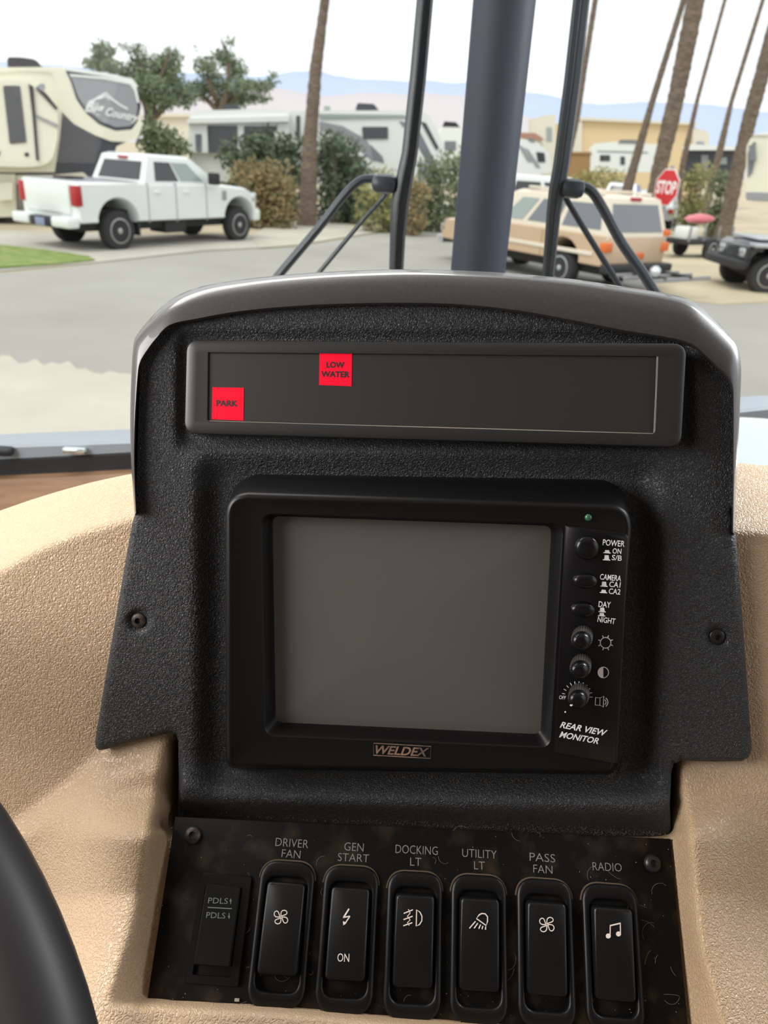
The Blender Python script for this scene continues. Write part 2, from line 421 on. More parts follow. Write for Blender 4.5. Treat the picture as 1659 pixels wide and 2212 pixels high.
    for _ in range(3):
        P = np.pad(T, 1, mode='edge')
        S = (P[:-2, 1:-1] + P[2:, 1:-1] + P[1:-1, :-2] + P[1:-1, 2:] + 2 * T) / 6
        S[0] = T[0]; T = S
    bm = NB(); org = Vector((0, .36, 1.9))
    vs = [[bm.verts.new(at(float(xs[j]), float(Yg[i, j]), float(T[i, j])) - org) for j in range(nx)] for i in range(ny)]
    for i in range(ny - 1):
        for j in range(nx - 1):
            bm.faces.new((vs[i][j], vs[i][j + 1], vs[i + 1][j + 1], vs[i + 1][j]))
    # roll the far edge of the hump down and back
    bk = [bm.verts.new(v.co + Vector((0, .035, -.02))) for v in vs[0]]; b2 = [bm.verts.new(v.co + Vector((0, .05, -.2))) for v in vs[0]]
    for j in range(nx - 1):
        bm.faces.new((vs[0][j + 1], vs[0][j], bk[j], bk[j + 1])); bm.faces.new((bk[j + 1], bk[j], b2[j], b2[j + 1]))
    o = build('dashboard', bm, 'tan', None, None); o.location = org
    o.data.shade_smooth()
    thing('', 'tan grained moulded dashboard around the black console and switch panel', 'dashboard', None, None, o)
dashboard()
# silvery object lying on the dash top, right of the console
bm = NB(); c = at(1700, 1035, .55)
TR = Matrix.Translation(c) @ Matrix.Rotation(math.radians(14), 4, 'X')
lathe(bm, [(.150, -.012), (.152, -.006), (.148, .0), (.142, .001)], 48, sx=1, sy=.55)
o = thing('silver_tray', 'shiny silvery rounded tray with dark rim on the dash right of the console', 'tray', TR)
build('rim', bm, 'rubber', o)
bm = NB(); lathe(bm, [(.143, -.002), (.135, .007), (.110, .014), (.07, .018), (.02, .020)], 48, sx=1, sy=.55); build('dish', bm, 'foil', o)

# ================================================================== wipers (outside the glass)
YW = 1.03
def wiper(label, blade, boot, arms):
    pts = [aty(x, y, YW) for x, y, w in blade]
    root = thing('windshield_wiper', label, 'wiper', Matrix.Translation(pts[0]), 'windshield wipers')
    off = pts[0]
    def L(x, y, d=0.0): return aty(x, y, YW + d) - off
    sc = lambda x, y, w: 1.12 * (aty(x + w / 2, y, YW) - aty(x - w / 2, y, YW)).length / 2
    bm = NB(); tube(bm, [L(x, y) for x, y, w in blade], [sc(x, y, w) for x, y, w in blade], 8, flat=.9, ref=(0, 1, 0)); build('blade', bm, 'wiper', root, 40)
    bm = NB(); tube(bm, [L(x - 3, y, -.013) for x, y, w in blade], [sc(x, y, w * .22) for x, y, w in blade], 6, ref=(0, 1, 0)); build('rubber_strip', bm, 'rubber', root, 40)
    bm = NB(); x0, y0, x1, y1 = boot; p, q = L(x0, y0, .02), L(x1, y1, .02)
    box(bm, min(p.x, q.x), max(p.x, q.x), -.015, .03, min(p.z, q.z), max(p.z, q.z), .008); build('pivot_joint', bm, 'wiper', root, 40)
    for path in arms:
        sp = smooth_path([(*p, 0) for p in path], 6)
        bm = NB(); tube(bm, [L(v.x, v.y, .035) for v in sp], [sc(v.x, v.y, path[0][2]) for v in sp], 8, ref=(0, 1, 0)); build('arm', bm, 'wiper', root, 40)
    return root
def A3(pts, w): return [(x, y, w) for x, y in pts]
wiper('black wiper left of the pillar, its twin arms bending down to the left',
      [(931, -160, 34), (918, 0, 32), (903, 166, 32), (885, 331, 31), (871, 400, 34), (864, 440, 36), (859, 510, 30), (855, 610, 27), (850, 760, 26), (842, 930, 26)], (806, 374, 856, 418),
      [A3([(845, 392), (800, 386), (775, 392), (745, 420), (690, 490), (600, 597), (540, 670), (480, 740), (345, 905)], 17), A3([(838, 405), (825, 430), (780, 480), (690, 588), (600, 694), (425, 905)], 9)])
wiper('black wiper right of the pillar, its twin arms bending down to the right',
      [(1272, -160, 34), (1256, 0, 33), (1236, 180, 33), (1212, 360, 32), (1203, 410, 32), (1196, 460, 28), (1184, 595, 23), (1172, 740, 22), (1160, 910, 22)], (1206, 384, 1250, 428),
      [A3([(1205, 402), (1250, 402), (1276, 412), (1300, 446), (1340, 520), (1385, 585), (1415, 632), (1470, 715), (1572, 868)], 20), A3([(1215, 415), (1235, 450), (1270, 508), (1335, 612), (1400, 716), (1515, 905)], 12)])

# ================================================================== console (black pod on the dash)
def px_poly(fr, pts, off=0.0): return [fr.h2(x, y, off) for x, y in pts]
OUTER = [(291, 1112), (283, 1000), (281, 900), (284, 800), (289, 745), (300, 722), (330, 690), (380, 648), (440, 624), (520, 610), (620, 599), (740, 591), (880, 587), (1000, 590), (1120, 597), (1240, 609), (1340, 624), (1440, 640), (1490, 655), (1530, 685), (1570, 722), (1592, 748), (1601, 790), (1600, 850), (1595, 960), (1590, 1060), (1587, 1155)]
INNER = [(294, 1108), (290, 1000), (292, 900), (298, 810), (303, 785), (314, 765), (336, 735), (366, 705), (425, 692), (510, 677), (620, 666), (740, 660), (880, 658), (1000, 662), (1120, 675), (1240, 697), (1350, 719), (1450, 735), (1495, 748), (1520, 768), (1550, 796), (1570, 815), (1582, 840), (1584, 880), (1584, 970), (1584, 1060), (1583, 1150)]
def face_off(x, y):
    """shape of the face panel: distance out of the face plane (m)"""
    z = 0.0
    # well around the monitor
    dx = max(478 - x, x - 1376, 0); dy = max(1035 - y, y - 1672, 0)
    d = math.hypot(dx, dy)
    z -= .0095 * (1 - sstep(d / 70)) if d < 70 else 0
    # shallow bed round the warning panel
    dx = max(402 - x, x - 1478, 0); dy = max(735 - y, y - 950, 0); d = math.hypot(dx, dy)
    z -= .0045 * (1 - sstep(d / 30)) if d < 30 else 0
    # rounded roll at the lower end, above the switch plate
    if 390 < x < 1450:
        yy = y - (1690 + (x - 380) * .035)
        z += .0065 * math.exp(-((yy - 12) / 38) ** 2)
        if yy > 28: z -= .010 * float(sstep((yy - 28) / 48))
    # brow under the hood, dimples round the screws
    for sx, sy in ((300, 1340), (1549, 1375)):
        d = math.hypot(x - sx, y - sy)
        z -= .0035 * float(1 - sstep((d - 14) / 16))
    return float(z)
def console():
    root = thing('instrument_console', 'black grained console pod with charcoal hood rising from the tan dash', 'console', FACE.M)
    left = [(303, 790), (296, 1000), (293, 1108), (286, 1128), (262, 1265), (237, 1410), (212, 1560), (205, 1602), (207, 1614), (214, 1621), (226, 1619), (300, 1598), (368, 1583), (380, 1586), (385, 1600), (386, 1680), (384, 1772)]
    right = [(1450, 1818), (1447, 1740), (1450, 1668), (1455, 1650), (1470, 1643), (1540, 1645), (1602, 1644), (1617, 1636), (1624, 1620), (1620, 1560), (1612, 1450), (1601, 1300), (1590, 1160), (1584, 1150), (1584, 1000), (1586, 860)]
    top = [(p[0] - (4 if p[0] < 800 else -4 if p[0] > 1300 else 0), p[1] - 5) for p in INNER[4:-3]]
    outline = left + right + [(x, y) for x, y in reversed(top)]
    # densify the outline
    out = []
    for i in range(len(outline)):
        a, b = Vector(outline[i]), Vector(outline[(i + 1) % len(outline)]); k = max(1, int((b - a).length / 9))
        for j in range(k): out.append(a.lerp(b, j / k))
    nb = len(out)
    xs_ = [p.x for p in out]; ys_ = [p.y for p in out]
    ox, oy = np.array(xs_), np.array(ys_)
    pts = list(out)
    for iy in range(655, 1820, 8):
        for ix in range(204, 1626, 8):
            c = False
            x1, y1 = ox, oy; x2, y2 = np.roll(ox, -1), np.roll(oy, -1)
            cond = ((y1 > iy) != (y2 > iy)) & (ix < (x2 - x1) * (iy - y1) / (y2 - y1 + 1e-12) + x1)
            if cond.sum() % 2 and np.min((ox - ix) ** 2 + (oy - iy) ** 2) > 22: pts.append(Vector((ix, iy)))
    edges = [(i, (i + 1) % nb) for i in range(nb)]
    vv, ee, ff, ov, oe, of = delaunay_2d_cdt(pts, edges, [], 1, .01)
    bm = NB(); vs = []
    dist = lambda p: math.sqrt(float(np.min((ox - p.x) ** 2 + (oy - p.y) ** 2)))
    for p in vv:
        d = dist(p); r = 11.0
        z = face_off(p.x, p.y)
        if d < r and p.y > 1100: z -= .0028 * (1 - math.sqrt(max(0, 1 - (1 - d / r) ** 2)))
        vs.append(bm.verts.new(FACE.hit(p.x, p.y, z)))
    for f in ff:
        try: bm.faces.new([vs[i] for i in f])
        except ValueError: pass
    be = [e for e in bm.edges if e.is_boundary]
    r = bmesh.ops.extrude_edge_only(bm, edges=be)
    for v in r['geom']:
        if isinstance(v, bmesh.types.BMVert): v.co.z -= .0105
    o = build('face_panel', bm, 'black_grain', root, 60)
    # hood: lip, inner edge, bevel band, outer edge, then back towards the windshield
    po = [Vector((*p, 0)) for p in OUTER]; pi = [Vector((*p, 0)) for p in INNER]
    po = smooth_path(po, 4); pi = smooth_path(pi, 4)
    bm = NB(); rows = []
    for spec in ((pi, 0, -.010), (pi, 0, .0035), (pi, .06, .0050), (pi, .2, .0048), (pi, .6, .0030), (pi, .90, .0004), (pi, .985, -.0020), (pi, 1.0, -.0048), (pi, 1.0, -.022), (pi, 1.0, -.055)):
        row = []
        for a, b in zip(po, pi):
            q = b.lerp(a, spec[1]); v = FACE.hit(q.x, q.y, max(spec[2], -.0048))
            if spec[2] < -.0048: v.z = spec[2]
            row.append(v)
        rows.append(row)
        if spec[1] == 1.0 and spec[2] == -.0048:   # rounded crest along the top edge
            for ex_, zz in ((3.0, -.0075), (5.5, -.012)):
                row = []
                for a in po:
                    k = max(0.0, min(1.0, (760 - a.y) / 90)); dx = (a.x - 940) / 700
                    v = FACE.hit(a.x + dx * ex_ * k, a.y - ex_ * k, zz); row.append(v)
                rows.append(row)
    loft(bm, rows, closed=False)
    bm.faces.new([bm.verts.new(rw[0]) for rw in rows]); bm.faces.new([bm.verts.new(rw[-1]) for rw in rows])
    build('hood', bm, 'hood', root, 50)
    # rear shell so the pod is closed from behind
    bm = NB(); back = [Vector((v.x, v.y, -.05)) for v in rows[-1]]
    loft(bm, [back, [Vector((v.x * .96, v.y - .02, -.085)) for v in back]], closed=False, cap1=False)
    bm.faces.new([bm.verts.new(Vector((v.x * .96, v.y - .02, -.085))) for v in back])
    build('rear_shell', bm, 'black_grain', root, 50)
    for (sx, sy, m, nm) in ((300, 1340, 'screw', 'rusty brown screw'), (1549, 1375, 'screw_dark', 'dark screw')):
        bm = NB(); c = FACE.hit(sx, sy, -.0034)
        lathe(bm, [(.0043, 0), (.0043, .0010), (.0036, .0016), (.0017, .0018), (.0015, .0002)], 20, c)
        s = build('screw', bm, m, root, 40); s['label'] = nm
console()

# ------------------------------------------------------------------ warning light panel
def warning_panel():
    root = thing('warning_light_panel', 'long dark warning light panel with two red squares, across the top of the console', 'warning panel', ANN.M)
    A = ANN
    outer = rounded(px_poly(A, [(405, 735), (1482, 743), (1470, 967), (400, 937)]), .006, 6)
    win = rounded(px_poly(A, [(452, 749), (1418, 767), (1411, 937), (450, 909)]), .0016, 6)
    bm = NB()
    loft(bm, [z3(outer, -.010), z3(outer, .0006), z3(inset(outer, .0005), .0018), z3(inset(outer, .0022), .0026), z3(inset(outer, .0065), .0022), z3(inset(win, -.0004), .0021), z3(win, .0017), z3(win, -.002)])
    build('bezel', bm, 'bezel', root, 40)
    bm = NB(); prism(bm, inset(win, -.0002), -.003, .0009); build('lens', bm, 'lens', root, 40)
    bm = NB(); stroke(bm, [(455, 910), (700, 917), (1000, 925), (1408, 937)], 1.6, A, A.I, .0018); stroke(bm, [(1410, 935), (1414, 850), (1417, 770)], 1.4, A, A.I, .0018); o = build('dust_line', bm, 'lint', root, None); o['label'] = 'pale dust along the lens edge'
    for quad, lines in (([(460, 837), (528, 838), (527, 909), (459, 906)], [('PARK', (469, 871), (515.5, 872), 13)]),
                        ([(691, 764), (761, 765), (760, 835), (690, 832)], [('LOW', (706, 788.5), (745, 789), 13), ('WATER', (694.5, 808.5), (756.5, 809.5), 13)])):
        bm = NB(); prism(bm, px_poly(A, quad), .0008, .0011); o = build('red_indicator', bm, 'red', root, None)
        o['label'] = 'lit red square reading ' + ' '.join(l[0] for l in lines)
        bm = NB()
        for s, a, b, h in lines: text(bm, s, a, b, h, A, A.I, .00125, bold=.042)
        build('lettering', bm, 'ink', o, None)
warning_panel()

# ------------------------------------------------------------------ rear view monitor
def monitor():
    root = thing('rear_view_monitor', 'boxy black rear view monitor with a blank grey screen, set in the console', 'monitor', MON.M)
    F = MON; I = F.I
    outer = rounded(px_poly(F, [(484, 1062), (1371, 1090), (1328, 1674), (487, 1660)]), [.012, .012, .006, .006], 8)
    hole = rounded(px_poly(F, [(566, 1112), (1214, 1134), (1186, 1614), (574, 1588)]), .005, 8)
    scr = rounded(px_poly(F, [(588, 1116), (1192, 1137), (1168, 1588), (595, 1562)], -.009), .0035, 8)
    bm = NB()
    back = rounded(px_poly(F, [(500, 1030), (1356, 1042), (1328, 1674), (487, 1660)], -.017), [.012, .012, .006, .006], 8)
    loft(bm, [z3(back, -.050), z3(back, -.017), z3(outer, -.0030), z3(inset(outer, .0006), -.0012), z3(inset(outer, .0022), 0), z3(inset(outer, .0032), .0001), z3(inset(outer, .0040), -.0003), z3(inset(hole, -.0008), -.0003), z3(hole, -.0010), z3(inset(scr, -.0012), -.0085), z3(scr, -.0105)])
    build('housing', bm, 'black', root, 38)
    # picture tube: gently bulging glass
    bm = NB(); c = Vector((sum(p[0] for p in scr) / len(scr), sum(p[1] for p in scr) / len(scr)))
    big = inset(scr, -.0012); loops = []
    for s in [1, .96, .88, .76, .62, .46, .3, .15]:
        loops.append([(c.x + (p[0] - c.x) * s, c.y + (p[1] - c.y) * s, -.0105 + .0030 * (1 - s ** 2)) for p in big])
    loft(bm, loops, True, True); build('screen', bm, 'crt', root, 60)
    # control strip
    strip = rounded(px_poly(F, [(1221, 1135), (1357, 1152), (1332, 1650), (1196, 1624)]), [.0004, .003, .003, .0004], 5)
    bm = NB(); loft(bm, [z3(strip, -.002), z3(strip, .0006), z3(inset(strip, .0004), .0009)], False, True)
    cs = build('control_strip', bm, 'gloss', root, 40); cs['label'] = 'glossy black control strip beside the screen'
    bm = NB()
    for s, a, b, h in [('POWER', (1301, 1170.5), (1348, 1174), 13), ('ON', (1322, 1189), (1341, 1190), 11.5), ('S/B', (1320.5, 1203), (1342, 1205), 11.5),
                       ('CAMERA', (1295, 1244.5), (1340.5, 1248.5), 12.5), ('CA1', (1315, 1260.5), (1339, 1262.5), 12), ('CA2', (1314, 1275.5), (1339, 1277.5), 12),
                       ('DAY', (1292, 1303.5), (1318, 1305.5), 12.5), ('NIGHT', (1290, 1336), (1328, 1341), 12)]:
        text(bm, s, a, b, h, F, I, .0011, bold=.010)
    for s, a, b, h in [('REAR VIEW', (1209.5, 1563), (1310, 1582), 13.5), ('MONITOR', (1208, 1584), (1292, 1599), 13.5)]:
        text(bm, s, a, b, h, F, I, .0011, bold=.022, shear=.25)
    for cx, cy, k in [(1310, 1190, 4.5), (1309, 1203, 9), (1303.5, 1260, 8.5), (1302.5, 1275.5, 5), (1299.5, 1315.5, 7.5), (1298.5, 1325.5, 5)]:
        fillp(bm, [(cx - 8, cy + k / 2 + 1.5), (cx + 8, cy + k / 2 + 2.5), (cx + 8, cy + k / 2 + .5), (cx + 5.5, cy + k / 2), (cx + 4.5, cy - k / 2), (cx - 4, cy - k / 2 - .6), (cx - 5, cy + k / 2 - .5), (cx - 8, cy + k / 2 - .5)], F, I, .0011)
    stroke(bm, circ(1307, 1387, 11.5), 1.8, F, I, .0010, True)
    for k in range(8):
        a = math.radians(k * 45 + 22); stroke(bm, [(1307 + 12 * math.cos(a), 1387 + 12 * math.sin(a)), (1307 + 17 * math.cos(a), 1387 + 17 * math.sin(a))], 1.8, F, I, .0010)
    stroke(bm, circ(1302, 1451, 11.5), 1.5, F, I, .0010, True); fillp(bm, circ(1302, 1451, 11.5, 12, 90, 270), F, I, .0011)
    stroke(bm, [(1285.5, 1505), (1295, 1506), (1294.5, 1522), (1284.5, 1521)], 1.6, F, I, .0010, True)
    stroke(bm, [(1295, 1506), (1303, 1502), (1302, 1526), (1294.5, 1521)], 1.6, F, I, .0010, True)
    stroke(bm, circ(1302, 1515, 6, 8, -60, 60), 1.6, F, I, .0010); stroke(bm, circ(1301, 1515, 11, 10, -55, 55), 1.6, F, I, .0010)
    text(bm, 'OFF', (1207, 1504), (1221, 1506), 8, F, I, .0011)
    for a in range(-168, 10, 17):
        c_, s_ = math.cos(math.radians(a)), math.sin(math.radians(a)); stroke(bm, [(1246 + 27 * c_, 1503 + 27 * s_), (1246 + 33 * c_, 1503 + 33 * s_)], 1.3, F, I, .0010)
    fillp(bm, circ(1220, 1536, 2, 8), F, I, .0011)
    build('lettering', bm, 'white_ink', cs, None)
    def loc(x, y, z=.0009): v = F.hit(x, y); return Vector((v.x, v.y, z))
    px = (F.hit(1261, 1300) - F.hit(1260, 1300)).length
    for x, y, rx, ry, lb in ((1266, 1182, 25, 26, 'round power push button'), (1262, 1253, 26, 17, 'oval camera push button'), (1257, 1315, 26, 17, 'oval day and night push button')):
        bm = NB(); c = loc(x, y); r = rx * px
        lathe(bm, [(r, -.0005), (r, .0012), (r * .95, .0020), (r * .78, .0028), (r * .5, .0033), (r * .2, .0035)], 32, c, 1, ry / rx)
        o = build('push_button', bm, 'gloss', root, 60); o['label'] = lb
    for x, y, ang, lb in ((1254, 1371, 95, 'brightness knob with ribbed rim'), (1251, 1432, None, 'contrast knob with ribbed rim'), (1247, 1494, 215, 'volume knob with white pointer')):
        bm = NB(); c = loc(x + 4, y); r = 23 * px; n = 56; loops = []; lean = Vector((-.30, 0, 0))
        for rr, z in ((1.0, -.0005), (1.0, .0072), (.93, .0080)):
            loops.append([c + lean * z + Vector((math.cos(2 * math.pi * k / n) * r * rr * (1 if k % 2 else .93), math.sin(2 * math.pi * k / n) * r * rr * (1 if k % 2 else .93), z)) for k in range(n)])
        loft(bm, loops, False, True); kb = build('knob', bm, 'knob_rim', root, 30); kb['label'] = lb
        bm = NB(); lo = []
        for rr, z in ((.88, .0070), (.86, .0100), (.74, .0118), (.42, .0126), (.1, .0127)):
            lo.append([c + lean * z + Vector((math.cos(2 * math.pi * k / 28) * r * rr, math.sin(2 * math.pi * k / 28) * r * rr, z)) for k in range(28)])
        loft(bm, lo, True, True); build('cap', bm, 'gloss', kb, 60)
        if ang is not None:
            bm = NB(); a = math.radians(ang); d = Vector((math.cos(a), math.sin(a), 0)); cc = c + lean * .0118 + Vector((0, 0, .0118))
            ribbon(bm, [cc + d * r * .40, cc + d * r * .80], r * .12, cc.z - .0004, .0009); build('pointer', bm, 'ink' if ang == 95 else 'white_ink', kb, None)
    bm = NB(); c = loc(1271, 1118, -.0004); lathe(bm, [(.0018, 0), (.0018, .0008), (.0013, .0014), (.0005, .0017)], 18, c); o = build('indicator_led', bm, 'led', root, 60)
    # maker's badge under the screen
    bm = NB(); bd = [(807, 1605), (931, 1612), (930, 1638), (807, 1631)]
    stroke(bm, bd, 2.2, F, I, .0001, True)
    text(bm, 'WELDEX', (811, 1618.5), (927, 1625), 19, F, I, .0003, bold=.025, shear=.3)
    b = build('badge', bm, 'copper', root, None); b['label'] = 'copper outlined badge with slanted capitals'
monitor()

# ------------------------------------------------------------------ switch plate and rocker switches
def switch_plate():
    F = PLATE; I = F.I
    root = thing('switch_plate', 'dusty black plate with printed captions holding the row of rocker switches', 'switch plate', F.M)
    bm = NB(); prism(bm, px_poly(F, [(378, 1764), (700, 1778), (1449, 1812), (1489, 2240), (1260, 2232), (860, 2216), (315, 2176)]), -.003, 0, .0006)
    build('plate', bm, 'plate', root, 40)
    bm = NB()
    for s, a, b, h in [('DRIVER', (595.6, 1818.5), (666, 1823.5), 17.5), ('FAN', (609, 1843), (649, 1846), 17), ('GEN', (744, 1828), (785.5, 1831), 17.5), ('START', (730, 1851), (797, 1854.5), 17),
                       ('DOCKING', (854.5, 1833.5), (945.5, 1838), 18), ('LT', (886, 1861), (910, 1862), 17), ('UTILITY', (998.5, 1842), (1072.6, 1846.5), 17.5), ('LT', (1024, 1869), (1047, 1870), 17),
                       ('PASS', (1144, 1850.5), (1199, 1854.5), 17.5), ('FAN', (1152, 1876), (1193, 1879), 17), ('RADIO', (1280, 1871), (1342.5, 1874), 17.5)]:
        text(bm, s, a, b, h, F, I, .0002, bold=-.012)
    build('lettering', bm, 'grey_ink', root, None)
    for x, y, m in ((417, 1804, 'screw'), (1409, 1865, 'screw_dark')):
        bm = NB(); c = F.hit(x, y); lathe(bm, [(.0046, -.0005), (.0045, .0010), (.0036, .0022), (.0018, .0027), (.0014, .0010)], 20, c); build('screw', bm, m, root, 45)
    # lint and crumbs nobody could count
    bm = NB(); rnd = random.Random(3)
    def hair(x, y, ln, z=.0006):
        c = F.hit(x, y); a = rnd.uniform(0, 6.28); p = [Vector((c.x, c.y, z))]
        cv = rnd.uniform(-.5, .5)
        for k in range(7):
            a += cv + rnd.uniform(-.12, .12); p.append(p[-1] + Vector((math.cos(a), math.sin(a), rnd.uniform(-.12, .12))) * ln / 7)
        tube(bm, p, .00004, 4)
    for _ in range(9): hair(rnd.uniform(1385, 1470), rnd.uniform(1900, 2180), rnd.uniform(.004, .014))
    for _ in range(30): hair(rnd.uniform(430, 1380), rnd.uniform(1790, 2190), rnd.uniform(.003, .010))
    for _ in range(130):
        x = rnd.uniform(340, 1470); y = rnd.uniform(1785, 2190) if rnd.random() < .6 else rnd.uniform(2120, 2185) + (x - 400) * .03
        c = F.hit(x, y, .0003); s = rnd.uniform(.00006, .00017); box(bm, c.x - s, c.x + s, c.y - s, c.y + s, c.z - s, c.z + s)
    for x, y in ((512, 2160), (898, 2195), (1032, 2205)):
        c = F.hit(x, y, .001); box(bm, c.x - .0012, c.x + .0012, c.y - .0007, c.y + .0007, c.z - .0004, c.z + .0004, .0002)
    o = build('lint', bm, 'lint', None, None); o.matrix_world = F.M; o['kind'] = 'stuff'
    thing('', 'pale lint, hairs and crumbs scattered over the switch plate', 'lint', None, None, o)
switch_plate()
# brown fluff gathered below the monitor and along the top edge of the switch plate
def fluff():
    rnd = random.Random(11); bm = NB()
    def at_face(x, y, up): return FACE.hit(x, y, face_off(x, y) + up)
    spots = []
    for _ in range(420):
        t = rnd.random(); x = 500 + 840 * t; y = 1664 + 24 * t + abs(rnd.gauss(0, 7)); spots.append(at_face(x, y, .0006))
    for _ in range(200):
        t = rnd.random() ** .6; spots.append(at_face(1300 + 55 * t + rnd.gauss(0, 5), 1690 - 40 * t + rnd.gauss(0, 5), .0006))
    for _ in range(420):
        t = rnd.random() ** .5; x = 390 + 1050 * t; y = 1764 + 45 * t - abs(rnd.gauss(0, 5)) - 3; spots.append(at_face(x, y, .0006))
    for _ in range(160):
        t = rnd.random(); spots.append(at_face(500 + 850 * t, 1026 + 14 * t + rnd.gauss(0, 4), .0006))
    for c in spots:
        q = rnd.uniform(.00010, .00032); box(bm, c.x - q, c.x + q, c.y - q * .7, c.y + q * .7, c.z - q * .5, c.z + q * .5)
    for _ in range(70):
        c = rnd.choice(spots); a = rnd.uniform(0, 6.28); p = [c.copy()]; cv = rnd.uniform(-.5, .5); ln = rnd.uniform(.002, .007)
        for k in range(6):
            a += cv; p.append(p[-1] + Vector((math.cos(a), math.sin(a), .1)) * ln / 6)
        tube(bm, p, .00005, 4)
    o = build('dust_fluff', bm, 'dust', None, None); o.matrix_world = FACE.M; o['kind'] = 'stuff'
    thing('', 'brown dust and fluff gathered below the monitor and above the switch plate', 'dust', None, None, o)
fluff()

SWPX = [((622, 1890), (597, 2143)), ((759, 1900), (743, 2155)), ((896, 1911), (889, 2170)), ((1033, 1918), (1033, 2178)), ((1174, 1926), (1180, 2188)), ((1314, 1935), (1328, 2202))]
def rocker_parts(root, proto, tilt, W_=.0288, H_=.0655):
    """bezel mesh is shared; the rocker is tilted about its middle"""
    if proto is None:
        out = rounded(rect(0, 0, W_, H_), .0085, 8); op = rounded(rect(0, -.0004, W_ * .75, H_ * .78), .0048, 8)
        bm = NB()
        loft(bm, [z3(out, -.001), z3(out, .0018), z3(inset(out, .0005), .0026), z3(inset(out, .0015), .0030), z3(inset(op, -.0012), .0032), z3(inset(op, -.0004), .0028), z3(op, .0020), z3(op, -.0010)], False, True)
        bz = build('bezel', bm, 'black', root, 40)
        bm = NB(); ribbon(bm, sorted([p for p in inset(out, -.0003) if p[1] > H_ * .36], key=lambda p: p[0]), .0007, .0, .0009)
        d_ = build('dust_line', bm, 'dust', bz, None); d_['label'] = 'brown dust along the upper edge'
    else:
        bz = proto.copy(); COL.objects.link(bz); bz.parent = root
        for ch in proto.children:
            d_ = ch.copy(); COL.objects.link(d_); d_.parent = bz
    w = W_ * .69; y1 = H_ * .345; y0 = -H_ * .285
    bm = NB(); R = Matrix.Rotation(tilt, 3, 'X')
    pr = rounded([(-w / 2, y1), (w / 2, y1), (w / 2, y0), (-w / 2, y0)], .0022, 5)
    top = .0062
    lo = []
    for ins, z in ((-.0004, -.006), (0, top - .0012), (.0004, top - .0004), (.0012, top)):
        lo.append([R @ Vector((p[0], p[1], z + (-.0006 * math.cos(p[1] / H_ * 5) if z == top else 0))) for p in inset(pr, ins)])
    loft(bm, lo, False, True)
    rk = build('rocker', bm, 'gloss' if False else 'black_smooth', root, 40)
    fr = Fr(root.matrix_world @ (R @ Vector((0, 0, top))), (root.matrix_world.to_3x3() @ (R @ Vector((0, 0, 1)))), root.matrix_world.to_3x3() @ Vector((1, 0, 0)))
    return bz, rk, fr
def fan(bm, cx, cy, r, fr, I):
    for k in range(4):
        a = math.radians(90 * k + 20); pts = []
        for j in range(15):
            t = j / 14 * math.pi * 2 - math.pi; rr = r * (.55 + .47 * math.cos(t)); b = .52 * math.sin(t) + .35 * rr / r
            pts.append((cx + rr * math.cos(a + b), cy + rr * math.sin(a + b)))
        stroke(bm, pts, 1.9, fr, I, .0002)
